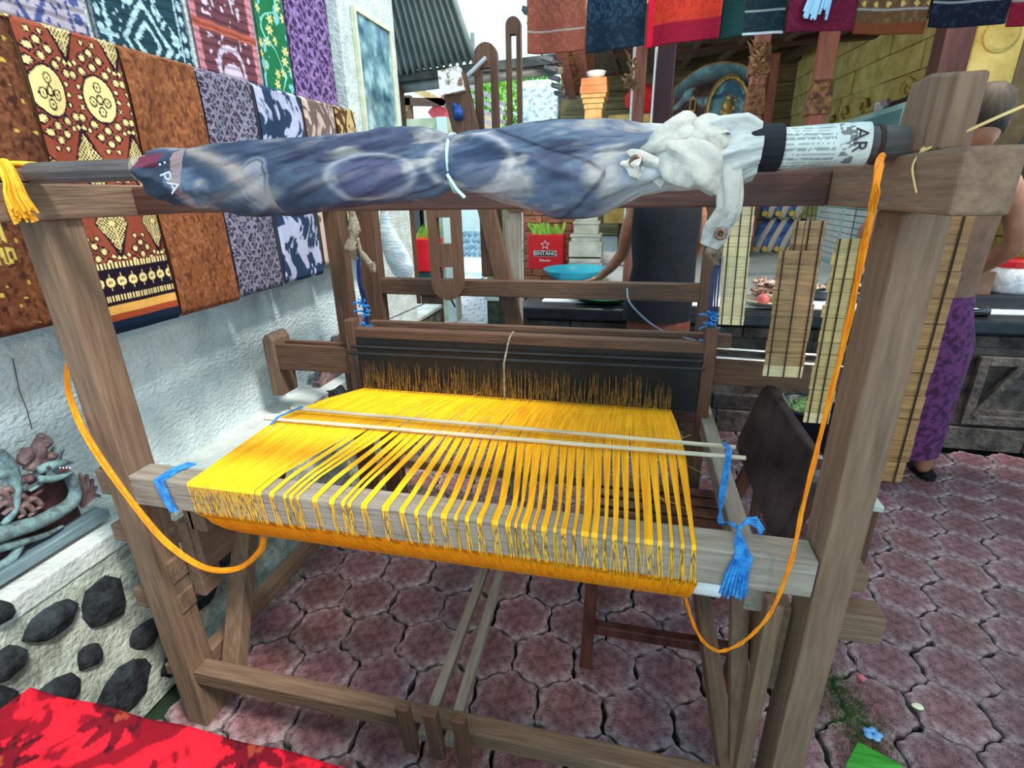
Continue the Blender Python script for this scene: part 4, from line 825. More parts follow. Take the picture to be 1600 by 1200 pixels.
for k in range(9):
    y = 2.12+k*.055; h = .13+.15*(k/8)*(1 if k % 2 else .7); b.tube(bez([(-1.49, y, .57), (-1.48, y+.03, .57+h*.6), (-1.48, y, .57+h), (-1.475, y-.03, .57+h*.8), (-1.475, y-.005, .57+h*.62)], 5), .018, 7)
b.obj('scrolls', M_cw, cv2, smooth=True); bx(-1.51, -1.47, 2.08, 2.62, .56, .585).obj('base_bar', M_cw, cv2)
cv3 = thing('carved_panel', 'small brown and white carving on the low wall beyond the rear loom posts', 'carving', (-1.95, 3.8, .44))
b = MB()
for k in range(5): y = 3.55+k*.12; b.tube(bez([(-1.93, y, .455), (-1.9, y+.05, .56), (-1.9, y-.02, .62), (-1.9, y-.05, .54)], 5), .024, 7)
b.obj('scrolls', M_tq, cv3, smooth=True); bx(-2.0, -1.88, 3.5, 4.2, .44, .46).obj('base_bar', M_cw, cv3); MB().tube(bez([(-1.95, 3.6, .46), (-1.95, 3.75, .68), (-1.95, 4.0, .74), (-1.95, 4.1, .5)], 5), .04, 7).obj('crest', M_cw, cv3, smooth=True)

# ------------------------------------------------------------------ small things on the floor
lf = tag(MB().add([(.60, 1.02, .005), (.70, 1.0, .006), (.775, 1.115, .012), (.690, 1.165, .006), (.635, 1.09, .018)], [(0, 1, 4), (1, 2, 4), (2, 3, 4), (3, 0, 4)]).obj('leaf', mat('banana_leaf', lin(20, 120, 20), lin(70, 180, 50), .45, (6, 60, 6)), loc=(.68, 1.09, 0)), 'bright green piece of banana leaf on the floor at the bottom edge', 'leaf'); q = lf.modifiers.new('s', 'SOLIDIFY'); q.thickness = .003
fl = thing('flower', 'pale blue flower lying on the pavers beside the leaf', 'flower', (.735, 1.195, 0))
for k in range(5): a = k*1.256; MB().blob((.735+.014*math.cos(a), 1.195+.012*math.sin(a), .008), (.012, .010, .005), 8, 5, .15, k).obj('petal', mat('blue_petal', lin(90, 160, 225), lin(150, 200, 245), .6), fl, smooth=True)
tag(MB().blob((.90, 1.318, .004), (.016, .012, .003), 9, 5, .1, 3).obj('petal', mat('yellow_petal', lin(232, 232, 190), lin(244, 244, 210), .6), loc=(.9, 1.318, 0)), 'single cream petal on a paver at the lower right', 'petal')
tag(MB().blob((.775, 1.385, .008), (.010, .010, .007), 9, 6, .3, 3).obj('flower_scrap', mat('pink_petal', lin(220, 90, 110), lin(240, 130, 140), .6), loc=(.775, 1.385, 0)), 'small pink flower scrap at the edge of the moss by the right post', 'flower')
b = MB()
for k in range(2600):
    tq = random.random(); x, y = .66+random.gauss(0, .040)+tq*.06, 1.42-tq*.30+random.gauss(0, .03); a = random.uniform(0, 6.28); h = random.uniform(.004, .014); b.add([(x, y, -.004), (x+.003*math.cos(a), y+.003*math.sin(a), -.004), (x+.004*math.sin(a), y+.004*math.cos(a), h)], [(0, 1, 2)])
tag(b.obj('moss_patch', mat('moss', lin(24, 84, 20), lin(70, 120, 40), .9), loc=(.7, 1.28, 0)), 'patch of green moss growing between the pavers near the right post', 'moss', kind='stuff')
b = MB()
for k in range(420):
    y = random.uniform(1.25, 1.9); x = -1.33+random.random()**2*.10; a = random.uniform(0, 6.28); h = random.uniform(.006, .03); b.add([(x, y, -.004), (x+.006*math.cos(a), y+.006*math.sin(a), -.004), (x+.01*math.sin(a), y+.01*math.cos(a), h)], [(0, 1, 2)])
tag(b.obj('moss_patch', mat('pale_moss', lin(60, 96, 64), lin(120, 150, 110), .9), loc=(-1.3, 1.5, 0)), 'fringe of pale green moss along the foot of the stone plinth', 'moss', kind='stuff')
# ------------------------------------------------------------------ raised pavilion floor with a stone front
PY = 3.17
M_stone = mat('dark_sandstone', lin(44, 38, 38), lin(96, 86, 80), .85, (10, 10, 10), 8, .9, (40, 40, 40), rand=.18)
pf = thing('pavilion_platform', 'raised platform of dark weathered stone with a black edge and white tiled top', 'platform', (1.0, PY, 0))
bx(-.66, 3.4, PY+.06, 8.6, 0, .70).obj('core', M_stone, pf)
bx(-.70, 3.4, PY-.02, PY+.16, .688, .763).obj('edge_slab', mat('black_edge', lin(14, 18, 24), lin(34, 42, 50), .35, (6, 6, 6), 5, .2), pf, bevel=.01)
bx(-.70, -.58, PY+.16, 8.6, .688, .763).obj('edge_slab', MATS['black_edge'], pf, bevel=.01)
M_tile = mat('white_floor_tile', lin(226, 232, 236), lin(238, 242, 244), .25, (3, 3, 3), 3, .05, rand=.04)
for i in range(12):
    for j in range(14):
        x0, y0 = -.58+i*.332, PY+.16+j*.39
        if x0 < 3.3: bx(x0+.002, x0+.33, y0+.002, y0+.388, .70, .766).obj('tile', M_tile, pf)
rr = random.Random(3); z = .0
for ci, h in enumerate((.14, .10, .11, .08, .10, .075, .065)):
    x = -.66; dep = (.09, .05, .0, .03, .0, .03, .05)[ci]
    while x < 3.3:
        L_ = rr.uniform(.22, .5); bx(x+.003, min(x+L_, 3.35)-.003, PY+.085-dep-rr.uniform(0, .012), PY+.10, z+.002, z+h-.003).obj('stone', M_stone, pf, bevel=.004); x += L_
    z += h
for xx0 in (1.88, 2.60):   # recessed panel frames at the right
    b = MB(); b.box(xx0, xx0+.05, PY-.005, PY+.03, .16, .56); b.box(xx0+.52, xx0+.57, PY-.005, PY+.03, .16, .56); b.box(xx0+.05, xx0+.52, PY-.005, PY+.03, .51, .56); b.box(xx0+.05, xx0+.52, PY-.005, PY+.03, .16, .21)
    b.bar((xx0+.05, PY+.01, .21), (xx0+.20, PY+.01, .51), .04, .04, (0, 1, 0)); b.obj('panel_frame', M_stone, pf, bevel=.004)
# walls of the pavilion
M_yel = mat('yellow_sandstone', lin(176, 148, 74), lin(220, 196, 124), .85, (6, 6, 6), 8, .9, (26, 26, 26), rand=.10)
wr = tag(MB().hexa([(1.97, 8.5, .7), (2.42, 3.5, .7), (2.62, 3.5, .7), (2.17, 8.5, .7), (1.97, 8.5, 3.4), (2.42, 3.5, 3.4), (2.62, 3.5, 3.4), (2.17, 8.5, 3.4)]).obj('wall_right', M_yel), kind='structure')
dw = Vector((2.42-1.97, -5.0, 0)).normalized(); nw = Vector((-dw.y, dw.x, 0))*-1
nw = Vector((-abs(dw.y), -dw.x*0-.09, 0)).normalized()
rr = random.Random(8); z = .9
for row in range(10):
    h = .22 if row != 4 else .12; s = 0.0
    while s < 4.9:
        L_ = rr.uniform(.45, .8); e = min(s+L_, 4.95); o0 = rr.uniform(.012, .035)*(1.8 if row == 4 else 1)
        a = Vector((1.97, 8.5, 0))+dw*s; c2 = Vector((1.97, 8.5, 0))+dw*(e-.008)
        m = MB().hexa([a+nw*o0+Vector((0, 0, z)), c2+nw*o0+Vector((0, 0, z)), c2+Vector((0, 0, z)), a+Vector((0, 0, z)), a+nw*o0+Vector((0, 0, z+h-.01)), c2+nw*o0+Vector((0, 0, z+h-.01)), c2+Vector((0, 0, z+h-.01)), a+Vector((0, 0, z+h-.01))])
        m.obj('stone', M_yel, wr, bevel=.006); s = e
    z += h
for k in range(40):   # carved relief scrolls on the yellow wall
    s = rr.uniform(.8, 4.4); zz = rr.uniform(1.75, 2.25); a = Vector((1.97, 8.5, 0))+dw*s+nw*.04; r = rr.uniform(.05, .10)
    MB().tube(bez([a+dw*(r*math.cos(t)*(1-t/8))+Vector((0, 0, zz+r*math.sin(t)*(1-t/8))) for t in np.linspace(0, 5.5, 7)], 3), rl([.022, .018, .010], 19), 6).obj('carved_scroll', M_yel, wr, smooth=True)
wb = tag(bx(-1.2, 2.3, 8.5, 8.7, .7, 3.4).obj('wall_back', mat('brown_plank', lin(92, 76, 50), lin(140, 120, 84), .85, (3, 3, 30), 6, .4)), kind='structure')
for k in range(11): bx(-.55, 2.0, 8.44+.01*(k % 2), 8.5, .78+k*.22, .78+k*.22+.212).obj('plank', mat('wall_plank', lin(96, 80, 54), lin(150, 130, 92), .85, (2, 6, 24), 6, .5, rand=.12), wb, bevel=.006)
ycol = thing('stone_column', 'yellow stone column with a round boss, at the far right edge behind the glass cabinet', 'column', (1.93, 3.85, .78))
bx(1.76, 1.99, 3.80, 4.0, 1.955, 2.6).obj('shaft', M_yel, ycol, bevel=.01); bx(1.99, 2.16, 3.80, 4.0, 1.6, 2.6).obj('side', mat('brown_stone_side', lin(96, 80, 60), lin(130, 112, 84), .85), ycol)
MB().lathe((1.87, 3.80, 2.20), [(.085, 0), (.085, -.02), (.07, -.035), (.02, -.03)], 20, 'y').obj('boss', M_yel, ycol, smooth=False)
bx(1.99, 2.12, 3.85, 3.95, .76, 1.6).obj('side', MATS['brown_stone_side'], ycol)
# glass cabinet
cb = thing('glass_cabinet', 'pale turquoise glass display cabinet on the platform before the yellow wall', 'cabinet', (1.95, 5.0, .77))
M_teal = mat('turquoise_paint', lin(150, 196, 196), lin(190, 222, 220), .4, (20, 20, 20), 4, .1); M_gl = mat('cabinet_glass', lin(150, 200, 205), None, .05, trans=0, alpha=.35, spec=.8)
def beamrow(*a): bx(*a).obj('frame', M_teal, cb, bevel=.004)
beamrow(1.80, 2.10, 3.90, 6.1, 1.955, 1.995); beamrow(1.80, 2.10, 3.9, 6.1, 1.26, 1.30)
for y in (3.90, 4.6, 5.35, 6.06): beamrow(1.80, 1.835, y, y+.04, .77, 1.96)
for x in (2.065,): beamrow(x, x+.035, 3.90, 3.94, .77, 1.96)
beamrow(1.80, 2.10, 3.9, 6.1, .77, .80)
bx(2.08, 2.10, 3.94, 6.06, .80, 1.955).obj('back_board', mat('cabinet_back', lin(150, 186, 186), lin(190, 210, 208), .5, (6, 6, 6)), cb)
for k in range(9): bx(1.806, 1.822, 3.94, 6.06, .80+k*.051, .80+k*.051+.044).obj('louvre', mat('white_louvre', lin(206, 216, 218), lin(226, 232, 232), .4, rand=.03), cb)
bx(1.812, 1.816, 3.94, 6.06, 1.30, 1.955).obj('glass', M_gl, cb); bx(1.84, 2.06, 3.915, 3.92, 1.30, 1.955).obj('glass', M_gl, cb)
bx(1.84, 2.07, 3.95, 6.05, 1.60, 1.615).obj('shelf', M_teal, cb)
for k, (y, hc) in enumerate(((4.3, .2), (4.7, .14), (5.1, .22), (5.5, .16), (5.8, .2))):
    tag(bx(1.88, 2.02, y, y+.22, 1.616, 1.616+hc).obj('goods_box', mat('goods_%d' % k, lin(*((80, 120, 150), (150, 130, 110), (60, 70, 90), (170, 170, 190), (120, 80, 80))[k])), bevel=.01, loc=(1.95, y, 1.616)), ['slate-blue carton on the cabinet shelf, nearest the camera', 'beige carton second along the cabinet shelf', 'dark blue carton in the middle of the cabinet shelf', 'lilac carton fourth along the cabinet shelf', 'brownish-red carton at the far end of the cabinet shelf'][k], 'box', 'cartons on the shelf inside the glass cabinet')
for k, (y, hc) in enumerate(((4.2, .16), (4.7, .1), (5.2, .2), (5.7, .12))):
    tag(MB().blob((1.94, y, 1.301+hc/2), (.09, .16, hc/2), 10, 6, .18, k).obj('cloth_bundle', mat('bundle_%d' % k, lin(*((120, 90, 130), (200, 200, 210), (60, 120, 140), (90, 90, 120))[k]), lin(210, 210, 215), .8, (20, 20, 20)), smooth=True, loc=(1.94, y, 1.301)), ['purple bundle on the cabinet floor, nearest', 'low white bundle on the cabinet floor', 'tall teal bundle on the cabinet floor', 'grey-violet bundle at the far end of the cabinet floor'][k], 'bundle', 'bundles on the floor of the glass cabinet')
bag = thing('snack_bag', 'shiny lilac packet standing upright on top of the glass cabinet', 'bag', (1.93, 4.35, 1.995))
MB().hexa([(1.88, 4.42, 1.996), (1.98, 4.42, 1.996), (1.98, 4.66, 1.996), (1.88, 4.66, 1.996), (1.92, 4.20, 2.26), (1.94, 4.20, 2.26), (1.94, 4.40, 2.30), (1.92, 4.40, 2.30)]).obj('packet', mat('lilac_foil', lin(84, 74, 130), lin(184, 186, 220), .2, (14, 14, 14), 4, .3, spec=.7, lo=.42, hi=.5), bag, bevel=.01)
bx(1.88, 2.06, 4.72, 5.1, 1.996, 2.05).obj('wooden_tray', WD['y'], loc=(1.95, 4.9, 1.996)); tag(bpy.data.objects['wooden_tray'], 'reddish wooden tray on top of the glass cabinet', 'tray')
tag(MB().blob((1.93, 5.3, 2.045), (.08, .16, .05), 12, 7, .25, 4).obj('clear_packets', mat('cloudy_plastic', lin(150, 130, 124), lin(228, 226, 226), .2, (30, 30, 30), 5, .3, lo=.42, hi=.55), loc=(1.93, 5.3, 1.996)), 'crumpled clear plastic packets on the far end of the cabinet top', 'packet')
for k, (x, z1) in enumerate(((1.84, 2.10), (2.03, 2.16))):
    t = thing('taper_stick', ['shorter white taper standing on the right end of the cabinet', 'taller white taper at the right end of the cabinet'][k], 'candle', (x, 3.93, 1.995), 'white tapers on the cabinet')
    MB().tube([(x, 3.93, 1.996), (x+.012, 3.93, z1)], [.009, .007], 8).obj('stick', M_white, t); MB().lathe((x, 3.93, 1.995), [(.02, .0), (.02, .008), (.012, .01)], 12).obj('holder', M_white, t)
# posts and roof
def cpost(x, y, wd, z0, label, m=None, trim=None):
    t = thing('pavilion_post', label, 'post', (x, y, z0), 'posts of the pavilion'); bx(x-wd/2, x+wd/2, y-wd/2, y+wd/2, z0, 2.52).obj('shaft', m or WM['z'], t, bevel=.008)
    if trim:
        for dz in (0, .26): MB().hexa([(x-wd*.72, y-wd*.72, trim+dz), (x+wd*.72, y-wd*.72, trim+dz), (x+wd*.72, y+wd*.72, trim+dz), (x-wd*.72, y+wd*.72, trim+dz), (x-wd*.55, y-wd*.55, trim+dz+.20), (x+wd*.55, y-wd*.55, trim+dz+.20), (x+wd*.55, y+wd*.55, trim+dz+.20), (x-wd*.55, y+wd*.55, trim+dz+.20)]).obj('carved_collar', mat('carved_gold_brown', lin(70, 46, 34), lin(140, 104, 70), .8, (26, 26, 26), 6, .8, lo=.4, hi=.6), t, bevel=.01)
    return t
M_rose = mat('rose_brown_wood', lin(122, 74, 66), lin(158, 106, 94), .6, (30, 30, 4), 4, .3)
cpost(.105, 3.42, .10, .766, 'dark maroon post in the middle, with a white cable down its left edge', mat('maroon_post', lin(44, 18, 22), lin(66, 30, 32), .5, (30, 30, 4)))
tag(MB().tube([(.046, 3.36, 1.2), (.046, 3.36, 2.9)], .005, 6).obj('cable', M_white, loc=(.046, 3.36, 1.2)), 'white cable running straight down the dark maroon post', 'cable')
cpost(-.035, 3.9, .075, .766, 'rose-brown post left of the dark maroon one', M_rose)
tag(MB().tube([(-.08, 3.83, 1.2), (-.08, 3.83, 2.9)], .007, 6).obj('cable', M_white, loc=(-.08, 3.83, 1.2)), 'white cable running down beside the rose-brown post', 'cable')
cpost(.80, 4.6, .10, .766, 'rose-brown post with golden carved collars beside the painted panel', M_rose, 1.95)
cpost(1.10, 4.1, .10, 1.50, 'red-brown post with a carved foot in front of the yellow wall', mat('red_brown_post', lin(104, 56, 44), lin(140, 82, 64), .6, (30, 30, 4)), 1.62)
cpost(1.52, 3.5, .13, 1.30, 'dark red post right of the yellow wall, behind the loom bracket', mat('dark_red_post', lin(48, 18, 20), lin(76, 36, 34), .6, (30, 30, 4)))
rf = tag(MB().hexa([(-.40, 3.1, 2.55), (4.2, 3.1, 2.55), (4.2, 8.8, 3.55), (-.9, 8.8, 3.0), (-.40, 3.1, 2.60), (4.2, 3.1, 2.60), (4.2, 8.8, 3.6), (-.9, 8.8, 3.05)]).obj('ceiling', mat('roof_underside', lin(60, 46, 36), lin(112, 90, 66), .9, (20, 4, 20), 6, .6)), kind='structure')
for k in range(10): MB().bar((-.36+k*.42, 3.15, 2.52), (-.36+k*.42, 8.4, 3.0), .05, .08).obj('rafter', WM['y'], rf)
for y in (3.4, 4.9, 6.4): MB().bar((-.38, y, 2.50+.1*(y-3.2)), (2.4, y, 2.50+.1*(y-3.2)), .10, .12).obj('beam', WD['x'], rf)
# left hip of the pavilion roof: stepped fascia boards and tile edge
hp = thing('roof_hip', 'sloping brown fascia boards and tiled edge of the pavilion roof above the column', 'roof', (-.8, 5.2, 2.4))
A, Bp = atY(862, 84, 4.6), atY(894, 150, 5.6)
for k in range(4):
    dx = Vector((.075*k, 0, .03*k)); MB().bar(A+dx+Vector((0, -.8, .45)), Bp+dx*.9, .07, .09, (1, 0, 0)).obj('fascia_board', [M_rose, MATS['carved_gold_brown'], M_rose, WM['y']][k], hp, bevel=.006)
for k in range(9):
    t_ = k/9; p = (A+Vector((0, -.4, .22))).lerp(Bp, t_)-Vector((.14, 0, .03)); MB().bar(p, p+Vector((.10, .0, -.03)), .10, .03).obj('roof_tile', mat('grey_roof_tile', lin(70, 76, 84), lin(110, 116, 122), .7), hp)
# yellow capital column with tiered foot
cc = thing('stone_column', 'small yellow stone column with a flaring stepped capital, left of the pavilion', 'column', (-.42, 5.05, .766)); M_y2 = mat('warm_yellow_stone', lin(196, 150, 88), lin(222, 186, 126), .8, (14, 14, 14), 6, .4)
for (w_, z0, z1, nm) in ((.075, .766, 2.02, 'shaft'), (.092, 1.99, 2.03, 'ring'), (.085, 2.03, 2.10, 'ring'), (.095, 2.10, 2.14, 'capital'), (.108, 2.14, 2.18, 'capital'), (.122, 2.18, 2.21, 'capital'), (.132, 2.21, 2.27, 'capital'), (.125, 2.27, 2.33, 'capital')):
    bx(-.42-w_*.86, -.42+w_*.86, 5.05-w_, 5.05+w_, z0, z1).obj(nm, M_y2 if z0 < 2.2 else mat('orange_stone', lin(190, 120, 76), lin(206, 146, 98), .8), cc, bevel=.006)
M_pl = mat('white_marble_block', lin(176, 174, 158), lin(216, 212, 196), .5, (8, 8, 8), 5)
for k, (w_, z0, z1) in enumerate(((.16, .766, .82), (.145, .82, .86), (.15, .875, 1.01), (.13, 1.01, 1.05), (.14, 1.05, 1.075), (.11, 1.075, 1.16), (.12, 1.16, 1.185), (.10, 1.185, 1.27))):
    bx(-.44-w_, -.44+w_, 4.95-w_*.8, 4.95+w_*.8, z0, z1).obj('foot_block', M_pl if k else mat('woven_purple_band', lin(110, 90, 110), lin(200, 190, 190), .8, (160, 160, 8), 2, lo=.45, hi=.5), cc, bevel=.006)
tag(MB().lathe((-.41, 5.03, 2.332), [(.03, 0), (.07, .02), (.085, .055), (.082, .055), (.02, .012)], 18).obj('enamel_bowl', M_white, smooth=True, loc=(-.41, 5.03, 2.332)), 'white enamel bowl on top of the yellow capital', 'bowl')
# brick pillar behind the red crate
bp = thing('brick_pillar', 'orange-brown brick pillar behind the red crate', 'pillar', (-.78, 5.35, .766)); bx(-1.12, -.50, 5.35, 5.6, 0, 2.0).obj('core', mat('grout', lin(70, 58, 50)), bp)
M_br = mat('brick', lin(132, 78, 56), lin(184, 116, 84), .85, (12, 12, 12), 6, .6, rand=.2)
for r_ in range(17):
    for k in range(-1, 4):
        x0 = -1.12+k*.2+(.1 if r_ % 2 else 0); xa, xb = max(x0, -1.12), min(x0+.192, -.50)
        if xb-xa > .03: bx(xa, xb, 5.325-random.random()*.01, 5.36, .55+r_*.075, .55+r_*.075+.067).obj('brick', M_br, bp)
# dark back partition behind the first person
tag(bx(-.20, .62, 6.3, 6.4, .766, 1.75).obj('partition', mat('dark_partition', lin(50, 38, 34), lin(88, 72, 62), .8, (8, 8, 8)), loc=(.2, 6.3, .766)), 'dark brown wooden partition low behind the person in navy', 'partition')
rd = tag(MB().blob((.02, 6.0, 2.30), (.22, .15, .13), 16, 9, .12, 6).obj('red_cloth_bundle', mat('fluffy_red', lin(170, 20, 26), lin(226, 50, 44), .9, (30, 30, 30), 5, 1), smooth=True, loc=(.02, 6.0, 2.17)), 'fluffy red cloth on the ledge left of the rose-brown post', 'cloth')
tag(bx(-.35, .26, 6.0, 6.25, 1.1, 2.17).obj('stone_ledge', M_yel, loc=(0, 6.1, 1.1), bevel=.01), 'block of pale brown stone wall under the fluffy red cloth', 'wall block')
# painted carved panel
pn = thing('painted_panel', 'carved panel painted with brown mountains and blue mist, with a gold oval wreath', 'panel', (.55, 6.0, 1.3))
nu, nv = 150, 190; s, d = np.meshgrid(np.linspace(0, 1, nu), np.linspace(0, 1, nv)); x = .28+s*.78; ztop = 2.58-.75*np.abs(s-.55)**2.2; Zp = 1.4+(ztop-1.4)*(1-d)
n = vnoise(s*1.1, d*2.2+.06*np.sin(s*14), 5.5, 44, 4); wv = np.sin((d*26+4*n+1.3*np.sin(s*11))); c = np.ones(s.shape+(3,))*L3(84, 62, 62); c = mixc(c, np.clip(wv*2-.4, 0, 1)*np.clip((n-.40)*5, 0, 1), L3(126, 184, 204)); c = mixc(c, np.clip(-wv*2-.8, 0, 1), L3(44, 30, 34)); c = mixc(c, (np.clip((.14-d)*8, 0, 1)), L3(110, 170, 190)*.9)
xo, zo = x-.80, Zp-2.14; q = np.hypot(xo/.185, zo/.30); c = mixc(c, q < 1, L3(120, 180, 200)); c = mixc(c, (q < 1) & (wv > .5), L3(60, 110, 140)); c = mixc(c, (q > .92) & (q < 1.12), L3(150, 128, 84)); c = mixc(c, (s < .02) | (ztop-Zp < .015), L3(160, 128, 80))
gridmesh('carved_board', x, 6.0-.03*np.clip(wv, -1, 1)*n-.02*((q > .9) & (q < 1.13)), Zp, c, M_vcolr, pn); bx(.28, 1.06, 6.02, 6.05, 1.3, 2.2).obj('back_board', WM['z'], pn)
gold = mat('gilded', lin(150, 116, 56), lin(214, 190, 120), .35, (30, 30, 30), 4, .5, metal=.4)
MB().tube([(.80+.185*math.cos(a), 5.95, 2.14+.30*math.sin(a)) for a in np.linspace(0, 2*PI, 20)], .016, 7).obj('wreath', gold, pn, smooth=True)
b = MB()
for (dx, dz, r) in ((0, .12, .028), (-.01, .05, .045), (0, -.03, .05), (-.05, .0, .024), (.05, .03, .022), (-.03, -.10, .03), (.04, -.12, .024), (-.06, -.19, .02), (.06, .1, .018)): b.blob((.80+dx, 5.94, 2.14+dz), (r, .02, r*1.25), 8, 6, .2, int(r*1000))
b.obj('ornament', gold, pn, smooth=True)
fr(.0, 0, 0, 0, 0, 0, 0, 'x', None, None) if False else None
MB().prism([(.44, 5.97, 2.16), (.50, 5.97, 2.16), (.50, 5.97, 2.26), (.47, 5.97, 2.30), (.44, 5.97, 2.26)], (0, .02, 0)).obj('niche_rim', gold, pn); MB().prism([(.452, 5.96, 2.175), (.488, 5.96, 2.175), (.488, 5.96, 2.25), (.47, 5.96, 2.275), (.452, 5.96, 2.25)], (0, .02, 0)).obj('niche', M_cdk, pn)
bx(1.06, 1.13, 5.95, 6.05, .8, 2.45).obj('gilt_jamb', MATS['carved_gold_brown'], pn, bevel=.01); bx(1.13, 1.2, 5.9, 6.05, .8, 2.6).obj('red_jamb', MATS['red_brown_post'], pn); 
b = MB()
for k in range(8): b.blob((.34+random.uniform(-.05, .05), 5.9, 1.86+k*.022), (.03, .02, .022), 7, 5, .3, k)
b.obj('ornament', gold, pn, smooth=True)
for (px0, py0, nm) in ((985, 95, 0), (1182, 80, 1)):
    t = thing('dried_garland', ['dried leaf garland tied to the rose-brown post at the left', 'dried leaf garland on the carved post right of the painted panel'][nm], 'garland', tuple(atY(px0, py0, 3.8 if nm == 0 else 4.5))); b = MB(); yv = 3.8 if nm == 0 else 4.5
    for k in range(26):
        p = atY(px0+random.uniform(-10, 8), py0+random.uniform(-5, 50), yv); q = p+Vector((random.uniform(-.05, .05), 0, random.uniform(.0, .09))); b.tube([p, (p+q)/2+Vector((.01, -.02, 0)), q], [.004, .009, .003], 5)
    b.obj('leaves', mat('dry_leaf', lin(110, 82, 56), lin(160, 128, 90), .9), t)
# ------------------------------------------------------------------ things on the platform
ct = thing('beverage_crate', 'red crate with a white star and white lettering, full of green leaves', 'crate', (-.80, 4.82, .766)); M_red = mat('crate_red', lin(206, 18, 30), lin(216, 26, 38), .45)
bx(-.965, -.64, 4.80, 5.02, .766, 1.075).obj('box', M_red, ct, bevel=.006)
M_w2 = mat('print_white', lin(240, 240, 240)); M_bk = mat('print_dark', lin(24, 28, 40))
bx(-.905, -.70, 4.795, 4.799, .885, .932).obj('name_plate', M_bk, ct); bx(-.908, -.697, 4.7972, 4.7992, .882, .935).obj('plate_rim', M_w2, ct)
f1 = font('BINTANG', 'lettering', M_w2, .050, (-.803, 4.793, .908), (PI/2, 0, 0), ct, .001); f2 = font('Pilsener', 'lettering', M_w2, .034, (-.803, 4.797, .846), (PI/2, 0, 0), ct, .001)
st = MB(); so = [(-.803+(.042 if k % 2 == 0 else .018)*math.sin(k*PI/5), .985+(.042 if k % 2 == 0 else .018)*math.cos(k*PI/5)) for k in range(10)]
for k in range(10): a_, b__ = so[k], so[(k+1) % 10]; st.bar((a_[0], 4.797, a_[1]), (b__[0], 4.797, b__[1]), .004, .003, (0, 1, 0))
st.obj('star', M_w2, ct)
b = MB()
for k in range(30):
    x0, y0 = random.uniform(-.95, -.66), random.uniform(4.82, 5.0); a = random.uniform(-.8, .4); e = Vector((x0+a*.13, y0, 1.09+random.uniform(.02, .09))); b.add([(x0-.016, y0, 1.05), (x0+.016, y0, 1.05), tuple(e+Vector((.014, 0, 0))), tuple(e-Vector((.014, 0, 0)))], [(0, 1, 2, 3)])
b.obj('leaves', mat('fresh_leaf', lin(90, 160, 40), lin(180, 220, 90), .5, (40, 40, 6)), ct)
M_tb = mat('turquoise_plastic', lin(34, 160, 188), lin(60, 190, 212), .3, (4, 4, 4))
tag(MB().lathe((-.45, 4.22, .768), [(.10, 0), (.17, .006), (.235, .05), (.262, .088), (.268, .09), (.262, .082), (.225, .042), (.15, .014), (.02, .012)], 40).obj('basin', M_tb, smooth=True, loc=(-.45, 4.22, .768)), 'wide shallow turquoise plastic basin on the tiles, under the reaching hand', 'basin')
tag(MB().lathe((-.18, 3.42, .768), [(.12, 0), (.17, .004), (.205, .03), (.21, .035), (.20, .03), (.15, .012), (.02, .01)], 36).obj('tray', mat('green_plastic', lin(10, 70, 50), lin(24, 96, 70), .35), smooth=True, loc=(-.18, 3.42, .768)), 'dark green round tray at the front edge of the platform', 'tray')
b = MB()
for k in range(9): b.blob((-.05+random.uniform(-.09, .09), 3.75+random.uniform(-.1, .1), .785), (.05, .045, .02), 8, 5, .3, k)
tag(b.obj('peelings', mat('peel', lin(70, 110, 50), lin(220, 190, 150), .7, (20, 20, 20), lo=.45, hi=.52), smooth=True, loc=(-.05, 3.75, .766)), 'heap of green and pale flower peelings beside the person in navy', 'peelings', kind='stuff')
nu, nv = 40, 30; s, d = np.meshgrid(np.linspace(-.66, -.25, nu), np.linspace(5.4, 5.9, nv))
tag(gridmesh('folded_rag', s, d, .795+.012*np.sin(s*40+d*30)+.01*np.sin(d*50), np.ones(s.shape+(3,))*L3(130, 190, 220), M_vcol, None, (-.45, 5.6, .77), thick=.006), 'crumpled pale blue cloth on the tiles behind the basin', 'cloth')
tag(MB().tube([(-.30, 5.2, .83), (.12, 5.0, .83)], .06, 12).obj('rolled_sheet', M_white, loc=(-.3, 5.2, .77)), 'rolled white plastic sheet behind the person in navy', 'sheet')
fd = thing('fruit_tray', 'cream tray heaped with fruit and flowers at the platform edge', 'tray', (.84, 3.44, .766))
MB().lathe((.84, 3.42, .768), [(.09, 0), (.145, .012), (.165, .032), (.17, .034), (.16, .028), (.08, .01)], 30).obj('dish', mat('cream_enamel', lin(196, 186, 160), lin(216, 206, 184), .4), fd, smooth=True)
M_fl = mat('mixed_petals', lin(120, 70, 60), lin(232, 206, 190), .7, (40, 40, 40), 3, .5, rand=.35, lo=.45, hi=.52)
for k, (x, y, z, r, cc_, nm, lb) in enumerate(((.775, 3.33, .815, .036, (190, 90, 90), 'mango', 'red mango at the left front of the fruit tray'), (.855, 3.32, .818, .038, (222, 186, 90), 'apple', 'yellow apple at the front of the fruit tray'), (.925, 3.34, .815, .034, (214, 150, 60), 'orange_fruit', 'orange fruit at the right of the fruit tray'))):
    t = thing(nm, lb, 'fruit', (x, y, .79)); MB().lathe((x, y, z), [(r*math.sin(t_)*(1+.06*math.cos(t_)), -r*math.cos(t_)) for t_ in np.linspace(.05, PI-.05, 10)], 16).obj('flesh', mat(nm+'_skin', lin(*cc_), lin(*[min(255, int(c_*1.15)) for c_ in cc_]), .35, (30, 30, 30)), t, smooth=True); MB().tube([(x, y, z+r*.9), (x+.004, y, z+r+.008)], .002, 5).obj('stem', M_cordk, t)
